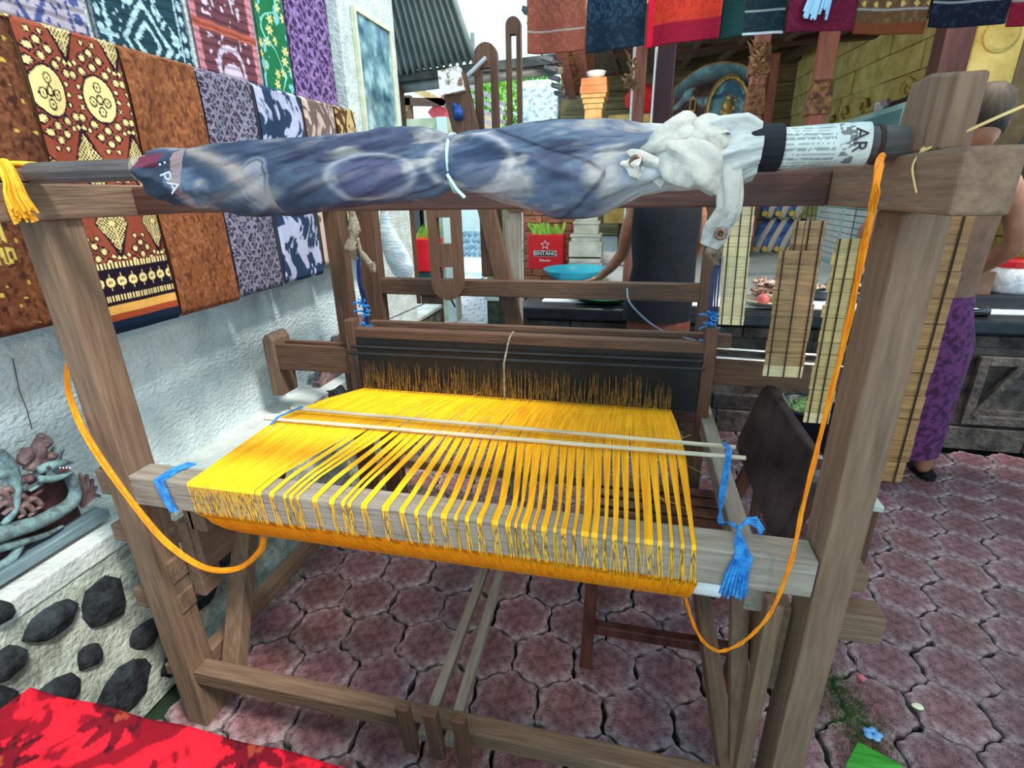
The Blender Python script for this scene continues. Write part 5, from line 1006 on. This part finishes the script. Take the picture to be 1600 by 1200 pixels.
for k in range(26): MB().blob((.84+random.uniform(-.11, .11), 3.47+random.uniform(-.06, .08), .815+random.uniform(0, .09)), (.035, .03, .016), 8, 5, .4, k).obj('flower_head', M_fl, fd, smooth=True)
# rice bags: slim cream and blue packets leaning in rows
M_cream = mat('bag_cream', lin(206, 200, 184), lin(224, 220, 206), .5, (8, 8, 8), 4, .3); M_bb = mat('bag_blue', lin(24, 52, 128), lin(70, 120, 196), .35, (12, 12, 12), 4, .3, lo=.45, hi=.55); M_bag3 = mat('bag_yellow', lin(220, 180, 40), lin(232, 200, 80), .4)
locs = [('leftmost', 1.30, .766), ('second', 1.42, .766), ('third', 1.54, .766), ('fourth', 1.66, .766), ('left', 1.37, 1.12), ('middle', 1.50, 1.12), ('right', 1.63, 1.12)]
for k, (w_, x, z0) in enumerate(locs):
    up = k >= 4; t = thing('rice_bag', ('upper row, %s blue and cream rice bag' if up else 'bottom row, %s blue and cream rice bag from the left')%w_+' stacked against the wall', 'bag', (x, 6.1, z0), 'rice bags stacked at the back of the platform'); ln_ = .22
    for (m, o, nm) in ((M_bb, -.035, 'printed_face'), (M_cream, .030, 'cream_side')):
        P_ = bez([(x+o-.06, 6.08, z0+.03), (x+o-.02, 6.10, z0+.16), (x+o+.08, 6.14, z0+.36)], 6); MB().tube(P_, rl([.028, .044, .046, .04, .024], len(P_)), 10, True, .8).obj(nm, m, t, smooth=True)
    MB().blob((x-.085, 6.01, z0+.07), (.03, .012, .03), 8, 5).obj('badge', M_bag3, t)
# offerings at the right: woven hat shape, bowls, bottle, jar
tag(MB().lathe((1.48, 3.95, .90), [(.145, 0), (.148, .02), (.13, .035), (.112, .05), (.10, .16), (.085, .19), (.02, .19)], 30).obj('woven_basket', mat('pale_wicker', lin(176, 140, 118), lin(214, 186, 166), .7, (8, 8, 60), 4, .6), smooth=True, loc=(1.48, 3.95, .90)), 'pale woven lidded basket behind the right loom post', 'basket')
for k, (x, y, r) in enumerate(((1.34, 3.60, .10), (1.17, 3.62, .075))):
    t = thing('offering_bowl', ['dark metal bowl of petals under the woven basket', 'smaller dark bowl half hidden by the long tan strip hanging'][k], 'bowl', (x, y, .766), 'dark bowls of petals'); MB().lathe((x, y, .768), [(r*.5, 0), (r*.9, .03), (r, .07), (r*.95, .068), (r*.4, .03)], 24).obj('bowl', mat('dark_bowl', lin(26, 32, 40), lin(60, 70, 80), .3), t, smooth=True)
    for q in range(9): MB().blob((x+random.uniform(-.6, .6)*r, y+random.uniform(-.6, .6)*r, .845+random.uniform(0, .02)), (.026, .024, .012), 7, 5, .4, q).obj('petals', M_fl, t, smooth=True)
tag(bx(1.40, 1.58, 3.86, 4.06, .766, .90).obj('plinth_box', MATS['dark_bowl'], loc=(1.48, 3.95, .766), bevel=.01), 'dark box carrying the pale woven basket', 'box')
bt = thing('bottle', 'black glass bottle lying on the platform edge at the right', 'bottle', (1.83, 3.30, .765)); MB().lathe((1.80, 3.27, .79), [(.008, -.12), (.012, -.118), (.012, -.06), (.026, -.03), (.028, .10), (.024, .105)], 16, 'x').obj('glass', mat('black_glass', lin(8, 12, 16), lin(16, 24, 30), .1, spec=.8), bt, smooth=True); MB().lathe((1.80, 3.27, .79), [(.0135, -.125), (.0135, -.10)], 12, 'x').obj('cap', M_white, bt)
jr = thing('plastic_jar', 'big clear jar of white packets with a red lid at the right edge', 'jar', (2.17, 3.62, .80)); MB().lathe((2.17, 3.62, .84), [(.10, 0), (.115, .02), (.115, .13), (.10, .15)], 24).obj('jar', mat('jar_white', lin(186, 186, 196), lin(236, 236, 240), .2, (24, 24, 24), 4, .4), jr, smooth=True); MB().lathe((2.17, 3.62, .988), [(.105, 0), (.108, .035), (.10, .045)], 24).obj('lid', mat('lid_red', lin(190, 30, 34), lin(210, 44, 48), .4), jr)
tag(bx(1.84, 2.38, 3.46, 3.72, .767, .84).obj('low_crate', mat('black_crate', lin(18, 20, 26), lin(36, 38, 44), .4), loc=(2.1, 3.5, .766), bevel=.008), 'low black crate under the red-lidded jar', 'crate')
tag(bx(1.93, 2.02, 3.50, 3.60, .841, .97).obj('carton', mat('brown_carton', lin(96, 70, 54), lin(126, 94, 74), .8), loc=(1.98, 3.55, .841)), 'small brown carton beside the red-lidded jar', 'box')
fn = thing('bristle_fan', 'dark round bristle fan hanging at the right edge of the picture', 'fan', (1.85, 3.05, 1.52)); b = MB()
for k in range(70):
    a = -2.9+k*1.9/70; b.tube([(1.86+.05*math.cos(a), 3.05, 1.53+.05*math.sin(a)), (1.86+.235*math.cos(a), 3.05, 1.53+.235*math.sin(a))], [.004, .0015], 4)
b.obj('bristles', mat('black_bristle', lin(12, 12, 16), lin(34, 34, 38), .7), fn); MB().lathe((1.86, 3.05, 1.53), [(.18, -.012), (.19, -.004), (.19, .008), (.18, .012)], 30, 'y').obj('hub', mat('black_weave', lin(10, 14, 18), lin(30, 38, 44), .8, (60, 60, 60)), fn); MB().tube([(1.86, 3.05, 1.53), (1.86, 3.05, 2.45)], .006, 6).obj('hanger', M_cordk, fn)
# bucket of greens on the floor and low bench
bk = thing('bucket', 'dark bucket of green trimmings on the floor beyond the chair', 'bucket', (1.0, 2.92, 0)); MB().lathe((.985, 2.92, 0), [(.13, 0), (.15, .30), (.158, .30), (.158, .315), (.143, .315), (.12, .02), (.01, .02)], 28).obj('pail', mat('black_plastic', lin(16, 20, 28), lin(30, 36, 46), .4), bk, smooth=True)
b = MB()
for k in range(60): a = random.uniform(0, 6.28); r_ = random.uniform(0, .10); p = Vector((.985+r_*math.cos(a), 2.92+r_*math.sin(a), .28)); b.tube([p, p+Vector((random.uniform(-.04, .04), random.uniform(-.04, .04), random.uniform(.02, .07)))], [.009, .004], 5)
b.blob((.97, 2.88, .29), (.07, .06, .05), 10, 7, .1, 3); b.obj('greens', mat('green_trimmings', lin(90, 130, 60), lin(200, 220, 150), .6, (40, 40, 40)), bk)
bn = thing('low_bench', 'low bench with a pale greenish board top behind the right loom post', 'bench', (.80, 2.08, 0)); bx(.60, .99, 1.93, 2.27, .275, .30).obj('board', mat('pale_green_board', lin(170, 178, 160), lin(206, 212, 196), .5, (4, 20, 4), 5), bn, bevel=.004)
for x in (.63, .96):
    for y in (1.96, 2.24): bx(x-.02, x+.02, y-.02, y+.02, 0, .275).obj('leg', WM['z'], bn)
# ------------------------------------------------------------------ courtyard beyond, left of the pavilion
sp = tag(bx(-1.60, -1.17, 5.56, 5.95, 0, .30).obj('stone_step', mat('mossy_block', lin(34, 44, 34), lin(80, 84, 64), .9, (14, 14, 14), 6, .8), loc=(-1.4, 5.7, 0), bevel=.015), 'squared mossy stone block with a pale top in the courtyard', 'block'); bx(-1.62, -1.15, 5.54, 5.97, .30, .34).obj('top_slab', M_ledge, sp)
gw = tag(bx(-3.6, -2.02, 5.75, 5.9, 0, 2.2).obj('wall_far', mat('pale_green_wall', lin(150, 156, 128), lin(196, 200, 170), .85, (4, 4, 4), 6, .4)), kind='structure')
wn = tag(MB().box(-2.95, -2.36, 5.70, 5.745, 1.27, 1.30).obj('window_1', mat('steel_frame', lin(70, 74, 78)), loc=(-2.6, 5.72, .86)), kind='structure')
fr(-2.95, -2.36, 5.70, 5.74, .80, 1.28, .03, 'frame', MATS['steel_frame'], wn); 
b = MB(); b.box(-2.95, -2.36, 5.70, 5.745, .80, .83); b.box(-2.39, -2.36, 5.70, 5.745, .80, 1.30); b.obj('frame', MATS['steel_frame'], wn); bx(-2.95, -2.39, 5.72, 5.73, .83, 1.27).obj('pane', mat('pane_glow', lin(196, 206, 176), lin(222, 226, 200), .1, (2, 2, 8)), wn)
bx(-2.12, -2.02, 5.70, 5.752, .0, 2.2).obj('door_jamb', mat('jamb_white', lin(206, 222, 214), None, .5), gw)
cr2 = thing('storage_box', 'red and green box with leaves on top beside the pale green wall', 'box', (-2.15, 5.3, 0)); bx(-2.28, -2.02, 5.2, 5.4, .66, 1.0).obj('box', M_red, cr2, bevel=.01); bx(-2.27, -2.03, 5.21, 5.39, .40, .66).obj('base', mat('dark_green_base', lin(20, 70, 66)), cr2, bevel=.01); bx(-2.25, -2.05, 5.23, 5.37, 0, .4).obj('stand', WM['z'], cr2)
b = MB()
for k in range(16): x0 = random.uniform(-2.27, -2.05); b.add([(x0-.02, 5.28, .99), (x0+.02, 5.28, .99), (x0+.08, 5.25, 1.10+random.uniform(-.03, .06)), (x0+.05, 5.25, 1.12)], [(0, 1, 2, 3)])
b.obj('leaves', MATS['fresh_leaf'], cr2)
pb = tag(MB().tube(bez([(-1.36, 2.75, 1.40), (-1.36, 2.75, 1.25), (-1.30, 2.76, 1.08), (-1.26, 2.76, .98)], 6), rl([.015, .03, .06, .075, .07, .02], 19), 14, True, .5).obj('plastic_bag', mat('cloudy_bag', lin(170, 190, 200), lin(226, 234, 240), .25, (10, 10, 30), 5, .5, alpha=.85), smooth=True, loc=(-1.36, 2.75, 1.4)), 'long translucent white plastic bag hanging beyond the rear left loom post', 'bag')
ak = tag(bx(-1.71, -1.44, 6.0, 6.2, 0, 1.75).obj('moss_pillar', mat('mossy_brick', lin(120, 124, 76), lin(176, 176, 120), .9, (10, 10, 10), 6, .8), loc=(-1.6, 6.1, 0)), 'mossy yellow-green brick pillar in the courtyard behind the leaning board', 'pillar')
rb = tag(bx(-5.4, -3.1, 11.9, 12.2, 0, .62).obj('rubble_wall', mat('blue_mortar', lin(130, 160, 176), lin(176, 196, 206), .9, (6, 6, 6)), loc=(-4, 12, 0)), 'low blue-grey rubble wall at the end of the bright alley', 'wall')
for k in range(46): MB().blob((-4.6+(k % 12)*.13+random.uniform(-.02, .02)+(.06 if (k//12) % 2 else 0), 11.9, .09+(k//12)*.15), (.06, .03, .065), 7, 5, .2, k).obj('stone', mat('blue_grey_stone', lin(76, 112, 132), lin(120, 150, 166), .8, rand=.2), rb, smooth=True)
tag(bx(-6, -1.2, 14, 14.3, 0, 2.0).obj('house_wall', mat('bright_wall', lin(210, 214, 214), lin(226, 228, 226), .9, (2, 2, 2), 4), loc=(-4, 14, 0)), 'sunlit pale wall closing the alley', 'wall')
tag(MB().box(-1.85, -1.22, 8.5, 8.8, 2.0, 3.0).box(-1.85, -1.22, 8.5, 8.8, 0, 2.0).obj('sunlit_rock', mat('sun_rock', lin(150, 178, 190), lin(240, 242, 232), .9, (16, 16, 16), 8, 1, (30, 30, 30), lo=.38, hi=.5), loc=(-1.4, 8.8, 0), bevel=.1), 'sunlit speckled rock wall under the trees', 'wall')
tag(MB().lathe((-1.05, 7.4, 2.28), [(.02, -.20), (.16, -.16), (.25, -.05), (.26, 0), (.24, .02), (.02, .02)], 22).obj('stone_bowl', M_stone, smooth=True, loc=(-1.05, 7.4, 2.08)), 'round dark stone basin on a pedestal left of the yellow column', 'basin'); tag(bx(-1.13, -.97, 7.32, 7.48, 0, 2.08).obj('pedestal', M_stone, loc=(-1.05, 7.4, 0)), 'plain stone pedestal under the round dark basin', 'pedestal')
tr = thing('tree', 'bright green leafy tree beyond the courtyard wall', 'tree', (-3.2, 12.6, 0)); MB().tube([(-3.2, 12.6, 0), (-3.15, 12.6, 1.6), (-3.0, 12.6, 3.2)], [.14, .11, .06], 8).obj('trunk', WM['z'], tr)
b = MB(); r2 = random.Random(4)
for k in range(5200):
    a, e = r2.uniform(0, 6.28), math.acos(r2.uniform(-1, 1)); R0 = r2.uniform(.6, 1)*1.25; p = Vector((-2.9+R0*1.15*math.sin(e)*math.cos(a), 12.4+R0*.8*math.sin(e)*math.sin(a), 3.1+R0*.72*math.cos(e))); d1 = Vector((r2.uniform(-1, 1), r2.uniform(-1, 1), r2.uniform(-1, 1))).normalized()*.06; d2 = d1.cross(Vector((r2.uniform(-1, 1), r2.uniform(-1, 1), r2.uniform(-1, 1)))).normalized()*.035
    b.add([p-d1, p-d2, p+d1, p+d2], [(0, 1, 2, 3)])
b.obj('foliage', mat('bright_foliage', lin(60, 140, 40), lin(160, 210, 80), .5, (2, 2, 2), lo=.4, hi=.6), tr, kind='stuff')
# corrugated roof
cg = thing('corrugated_roof', 'grey-green corrugated metal roof sheets sloping down to a gutter beam', 'roof', (-1.7, 4.6, 2.5)); M_cor = mat('corrugated_metal', lin(120, 142, 144), lin(166, 182, 182), .55, (2, 1, 2), 5, .1, metal=.1)
p00, p10, p01, p11 = atY(600, 122, 5.0), atY(744, 98, 5.0), atY(560, -60, 3.4), atY(690, -60, 3.4)
for k in range(3):
    nu, nv = 100, 6; s, d = np.meshgrid(np.linspace(k/3, (k+1)/3+.01, nu), np.linspace(0, 1, nv)); g = lambda i: (p00[i]*(1-s)+p10[i]*s)*(1-d)+(p01[i]*(1-s)+p11[i]*s)*d
    gridmesh('sheet', g(0), g(1), g(2)+.018*np.sin(s*2*PI*14)+.004*k, None, M_cor, cg, thick=.003)
MB().bar(atY(560, 132, 5.02)-Vector((.3, 0, 0)), atY(880, 92, 5.02), .10, .07).obj('gutter_beam', mat('dark_gutter', lin(56, 58, 56), lin(92, 92, 86), .6), cg); MB().tube([atY(560, 146, 5.1), atY(880, 106, 5.1)], .045, 10).obj('gutter_pipe', mat('grey_pipe', lin(120, 124, 122), lin(150, 154, 150), .5), cg, smooth=True)
MB().tube([atY(740, 103, 5.1), atY(740, 103, 5.1)*1.0-Vector((0, 0, 0.0))+Vector((.0, .0, .25))], .02, 6).obj('bracket', MATS['grey_pipe'], cg)
bx(-2.30, -2.20, 5.0, 5.1, 0, 2.5).obj('support_post', WM['z'], cg)
# small pavilion seen under the gutter
pv = thing('garden_pavilion', 'small open pavilion with brown eaves seen beyond the white pillar', 'pavilion', (-3.2, 8.0, 0)); q = lambda a, b_: atY(a, b_, 8.0)
for (a, c_, w_, m) in (((560, 190), (700, 195), .09, M_rose), ((560, 158), (700, 160), .10, WM['x']), ((610, 120), (700, 165), .09, MATS['warm_yellow_stone'])): MB().bar(q(*a), q(*c_), .1, w_).obj('eave_beam', m, pv)
for px in (636,):
    p = q(px, 150); bx(p.x-.06, p.x+.06, 7.95, 8.05, 0, p.z).obj('post', MATS['carved_gold_brown'] if px == 636 else WM['z'], pv)
bx(q(560, 0).x, q(745, 0).x, 9.2, 9.25, 1.2, 2.65).obj('back_screen', mat('tan_screen', lin(190, 160, 110), lin(222, 196, 150), .8, (3, 3, 3)), pv)
for k in range(6): MB().bar(atY(725, 128+k*14, 7.6), atY(790, 165+k*14, 7.6), .05, .05).obj('railing_bar', mat('pinkish_rail', lin(150, 130, 140), lin(200, 186, 190), .6), pv)
tag(MB().hexa([q(668, 175), q(690, 205), q(690, 205)+Vector((0, .2, 0)), q(668, 175)+Vector((0, .2, 0)), q(690, 150), q(712, 190), q(712, 190)+Vector((0, .2, 0)), q(690, 150)+Vector((0, .2, 0))]).obj('red_cloth', mat('pinkish_red', lin(214, 70, 80), lin(230, 100, 104), .8), loc=q(690, 180)), 'pinkish red cloth inside the small pavilion', 'cloth')

# ------------------------------------------------------------------ people
def skinfig(name, verts, edges, rads, m, parent, sub=2, root=0):
    base = worldloc(parent); me = bpy.data.meshes.new(name); me.from_pydata([Vector(v)-base for v in verts], edges, []); o = bpy.data.objects.new(name, me); C.objects.link(o); o.parent = parent
    sk = o.modifiers.new('skin', 'SKIN'); sk.use_smooth_shade = True
    lay = me.skin_vertices[0] if me.skin_vertices else None
    if lay is None: bpy.context.view_layer.update(); lay = me.skin_vertices[0]
    for i, r in enumerate(rads): lay.data[i].radius = (r if hasattr(r, '__len__') else (r, r)); lay.data[i].use_root = (i == root)
    s_ = o.modifiers.new('sub', 'SUBSURF'); s_.levels = sub; s_.render_levels = sub; me.materials.append(m); return o
def chain(n0, pts): return [(n0+i, n0+i+1) for i in range(len(pts)-1)]
def person(label, loc, body, arms, shirt, bottom, feet, head, hair):
    t = thing('person', label, 'person', loc)
    V_, E_, R_ = [], [], []
    def add(p, r, par=None): V_.append(p); R_.append(r); (E_.append((par, len(V_)-1)) if par is not None else None); return len(V_)-1
    pel = add(body[0][0], body[0][1]); last = pel; idx = [pel]
    for p, r in body[1:]: last = add(p, r, last); idx.append(last)
    for leg in feet:
        k = pel
        for p, r in leg: k = add(p, r, k)
    for att, arm in arms:
        k = idx[att]
        for p, r in arm: k = add(p, r, k)
    skinfig('body', V_, E_, R_, M_skin, t, 2)
    # head with face, hair
    hp_, hd_ = Vector(head[0]), Vector(head[1]).normalized(); 
    hb = MB().lathe((0, 0, 0), [(.02, -.115), (.045, -.105), (.062, -.07), (.074, -.02), (.078, .03), (.07, .075), (.045, .10), (.01, .112)], 18, 'z', .92, 1.12); R0 = hd_.to_track_quat('-Y', 'Z').to_matrix(); bs = worldloc(t)
    def place(mb, nm, m, smooth=True): mb.v = [tuple(hp_+R0@Vector(v)) for v in mb.v]; return mb.obj(nm, m, t, smooth=smooth)
    hb.tube([(0, -.082, .02), (0, -.102, -.015), (0, -.090, -.028)], [.007, .011, .008], 6); hb.blob((.074, .0, .0), (.008, .018, .028), 8, 6).blob((-.074, 0, 0), (.008, .018, .028), 8, 6)
    hb.tube([(-.02, -.078, -.055), (0, -.084, -.055), (.02, -.078, -.055)], .006, 5)
    place(hb, 'head', M_skin)
    place(MB().blob((.028, -.076, .015), (.011, .006, .007), 8, 6).blob((-.028, -.076, .015), (.011, .006, .007), 8, 6), 'eyes', mat('eye_dark', lin(30, 20, 20), None, .2))
    hm = MB().lathe((0, .012, .018), [(.070, -.075), (.083, -.03), (.088, .03), (.080, .075), (.055, .105), (.01, .118)], 18, 'z', .95, 1.08); hm.v = [v if not (v[1] < -.045 and v[2] < .055) else (v[0], -.05, v[2]) for v in hm.v]; place(hm, 'hair', hair)
    return t
def hand_pts(w_, d, curl=.35, s=1.0, side=1, up=Vector((0, 0, 1))):
    # wrist, direction -> palm + five tapered finger chains (radius ~8 mm)
    w_, d = Vector(w_), Vector(d).normalized(); sd_ = d.cross(up).normalized()*side; dn = sd_.cross(d).normalized()*side; out = []
    palm = w_+d*.055*s
    for k, (off, L_) in enumerate(((-.027, .062), (-.009, .072), (.009, .068), (.026, .052))):
        b_ = palm+sd_*off*s+d*.018*s; p1 = b_+(d-up*curl*.5)*L_*.45*s; p2 = p1+(d-up*curl*1.3)*L_*.35*s; p3 = p2+(d-up*curl*2)*L_*.25*s; out.append((w_+d*.03*s+sd_*off*.6*s, b_, p1, p2, p3))
    th_ = w_+d*.02*s-sd_*.02*s; out.append((w_+d*.012*s, th_, th_+(d*.7-sd_*.8)*.03*s, th_+(d*1.0-sd_*.7)*.055*s-up*.01, th_+(d*1.2-sd_*.4)*.072*s-up*.016)); return palm, out
def add_hand(t, wrist, d, side=1, curl=.35):
    palm, ch_ = hand_pts(wrist, d, curl, 1.0, side); V_, E_, R_ = [Vector(wrist)-Vector(d).normalized()*.015, Vector(wrist), palm], [(0, 1), (1, 2)], [(.022, .020), (.022, .017), (.034, .014)]
    skinfig('hand', V_, E_, R_, M_skin, t, 2)
    for c_ in ch_: skinfig('finger', list(c_), chain(0, c_), [.009, .0095, .0085, .008, .0065], M_skin, t, 2)
def shell(t, nm, rings, m, n=26):   # clothing: stacked ellipses (centre, rx, ry)
    b = MB(); o = []
    for (c_, rx, ry) in rings:
        for k in range(n): a = 2*PI*k/n; wv = 1+.02*math.sin(a*5+c_[2]*20); b.v.append((c_[0]+rx*wv*math.cos(a), c_[1]+ry*wv*math.sin(a), c_[2]))
    for i in range(len(rings)-1):
        for k in range(n): b.f.append((i*n+k, i*n+(k+1) % n, (i+1)*n+(k+1) % n, (i+1)*n+k))
    return b.obj(nm, m, t, smooth=True)
M_hair = mat('dark_hair', lin(20, 16, 16), lin(46, 36, 32), .5, (60, 60, 8)); M_hair2 = mat('brown_hair', lin(30, 22, 18), lin(66, 52, 40), .7, (60, 60, 8))
# person 1: navy sleeveless shirt, reaching over the platform with the left hand in picture
cx_, cy_ = .155, 2.98
p1 = person('person in a dark navy sleeveless shirt standing at the platform, reaching over the turquoise basin', (cx_, cy_, 0),
    [((cx_, cy_, .90), (.15, .10)), ((cx_, cy_, 1.08), (.135, .095)), ((cx_, cy_+.01, 1.24), (.15, .10)), ((cx_, cy_+.02, 1.37), (.13, .08)), ((cx_-.01, cy_+.03, 1.45), .05), ((cx_-.01, cy_+.05, 1.50), .045)],
    [(3, [((cx_-.15, cy_+.02, 1.38), .052), ((cx_-.195, cy_+.05, 1.25), .045), ((cx_-.22, cy_+.16, 1.10), .038), ((cx_-.29, cy_+.29, 1.00), .032), ((cx_-.37, cy_+.42, .915), .024)]),
     (3, [((cx_+.15, cy_+.02, 1.38), .052), ((cx_+.19, cy_+.05, 1.22), .045), ((cx_+.17, cy_+.16, 1.08), .036), ((cx_+.12, cy_+.32, .98), .026)])],
    None, None, [[((cx_-.09, cy_, .80), .085), ((cx_-.10, cy_, .46), .06), ((cx_-.10, cy_+.02, .10), .038), ((cx_-.10, cy_-.02, .04), .035), ((cx_-.10, cy_+.10, .03), .03)], [((cx_+.09, cy_, .80), .085), ((cx_+.10, cy_, .46), .06), ((cx_+.10, cy_+.02, .10), .038), ((cx_+.10, cy_-.02, .04), .035), ((cx_+.10, cy_+.10, .03), .03)]],
    ((cx_-.01, cy_+.07, 1.60), (-.3, 1, -.45)), M_hair)
shell(p1, 'shirt', [((cx_-.015, cy_, .755), .185, .125), ((cx_-.01, cy_, .80), .185, .125), ((cx_, cy_, .92), .182, .122), ((cx_+.005, cy_, 1.05), .168, .115), ((cx_, cy_, 1.18), .172, .118), ((cx_, cy_+.005, 1.30), .180, .120), ((cx_, cy_+.01, 1.38), .178, .112), ((cx_, cy_+.02, 1.43), .13, .09), ((cx_-.005, cy_+.03, 1.455), .07, .06)], M_navy)
shell(p1, 'trousers', [((cx_, cy_, .08), .16, .09), ((cx_, cy_, .4), .165, .10), ((cx_, cy_, .72), .175, .115), ((cx_, cy_, .85), .17, .11)], mat('rust_trousers', lin(86, 44, 36), lin(120, 66, 52), .9, (20, 20, 20), 4, .3))
add_hand(p1, (cx_-.37, cy_+.42, .915), (-.75, .35, -.25), 1, .3); add_hand(p1, (cx_+.12, cy_+.32, .98), (-.2, .9, -.35), -1, .4)
# person 2: bare arms, purple sarong, behind the right post
cx_, cy_ = 1.34, 2.72
p2 = person('bare-armed person in a purple sarong working at the platform behind the right loom post', (cx_, cy_, 0),
    [((cx_, cy_, .90), (.15, .11)), ((cx_, cy_, 1.10), (.14, .10)), ((cx_, cy_, 1.28), (.16, .11)), ((cx_, cy_, 1.44), (.14, .085)), ((cx_+.01, cy_, 1.53), .055), ((cx_+.02, cy_+.01, 1.58), .05)],
    [(3, [((cx_+.17, cy_, 1.44), .058), ((cx_+.235, cy_-.01, 1.32), .052), ((cx_+.27, cy_+.0, 1.19), .044), ((cx_+.25, cy_+.16, 1.08), .04), ((cx_+.22, cy_+.32, .96), .026)]),
     (3, [((cx_-.17, cy_, 1.44), .058), ((cx_-.26, cy_-.01, 1.34), .05), ((cx_-.32, cy_, 1.24), .044), ((cx_-.22, cy_+.18, 1.12), .038), ((cx_-.10, cy_+.34, 1.0), .026)])],
    None, None, [[((cx_-.09, cy_, .80), .09), ((cx_-.08, cy_, .46), .065), ((cx_-.08, cy_+.02, .10), .04), ((cx_-.08, cy_, .04), .035), ((cx_-.08, cy_+.12, .03), .03)], [((cx_+.09, cy_, .80), .09), ((cx_+.14, cy_+.02, .46), .065), ((cx_+.20, cy_+.06, .10), .038), ((cx_+.215, cy_+.07, .045), .035), ((cx_+.235, cy_+.16, .032), .03)]],
    ((cx_+.035, cy_+.02, 1.69), (.35, 1, -.35)), M_hair2)
shell(p2, 'sarong', [((cx_+.08, cy_+.03, .16), .15, .11), ((cx_+.06, cy_+.02, .45), .17, .12), ((cx_+.03, cy_, .75), .19, .13), ((cx_, cy_, .92), .175, .13), ((cx_, cy_, 1.0), .165, .12)], mat('purple_sarong', lin(60, 20, 60), lin(108, 46, 100), .85, (34, 34, 34), 4, .3, lo=.42, hi=.55))
shell(p2, 'top', [((cx_, cy_, .98), .165, .125), ((cx_, cy_, 1.15), .16, .12), ((cx_, cy_, 1.32), .175, .125), ((cx_, cy_, 1.40), .165, .105)], mat('plain_brown_top', lin(110, 78, 62), lin(140, 104, 84), .9))
add_hand(p2, (cx_+.22, cy_+.32, .96), (.1, .8, -.45), 1, .3); add_hand(p2, (cx_-.10, cy_+.34, 1.0), (.2, .9, -.4), -1, .3)
MB().lathe((cx_+.235, cy_+.12, .0), [(.05, 0), (.05, .018), (.03, .022)], 14, 'z', 1, 2.2).obj('sandal', mat('black_sandal', lin(16, 16, 24), None, .5), p2)

# ------------------------------------------------------------------ unseen roof added to shade the right and near side
sr = tag(bx(.85, 4.2, -3.0, 2.25, 2.62, 2.68).obj('trim_shade_roof', mat('shade_roof', lin(70, 56, 44), lin(110, 92, 72), .9, (12, 12, 12))), kind='structure')
for k in range(6): bx(.9+k*.6, .96+k*.6, -3.0, 2.2, 2.54, 2.62).obj('rafter', WM['y'], sr)
bx(.85, 4.2, 2.17, 2.23, 2.46, 2.54).obj('eave_beam', WM['x'], sr)

# ------------------------------------------------------------------ one level deeper: pieces that belong to a part
def nest(child_prefix, parent_obj, root):
    for c in [c for c in root.children if c.name.split('.')[0] in child_prefix and c is not parent_obj]: c.parent = parent_obj
def first(root, nm): return next(c for c in root.children if c.name.split('.')[0] == nm)
nest(('roller_wrap',), first(Lm, 'warp_roller'), Lm)
nest(('pole_wrap', 'newspaper_sleeve', 'pole_tie', 'headline'), first(Lm, 'cloth_pole'), Lm)
nest(('white_tip', 'cloth_plug'), [c for c in Lm.children if c.name.startswith('slotted_upright')][-1], Lm)
nest(('heddles', 'leashed_ends'), first(Lm, 'heddle_bar'), Lm)
nest(('lettering', 'plate_rim'), first(ct, 'name_plate'), ct)
nest(('eyelet',), first(rc, 'hanging_tail'), rc)
nest(('tooth', 'eye', 'mouth'), first(cv, 'head'), cv)
nest(('loose_fibres',), first(Wp, 'wound_yarn'), Wp)
for p_ in (p1, p2): nest(('finger',), first(p_, 'hand'), p_); nest(('eyes', 'hair'), first(p_, 'head'), p_)
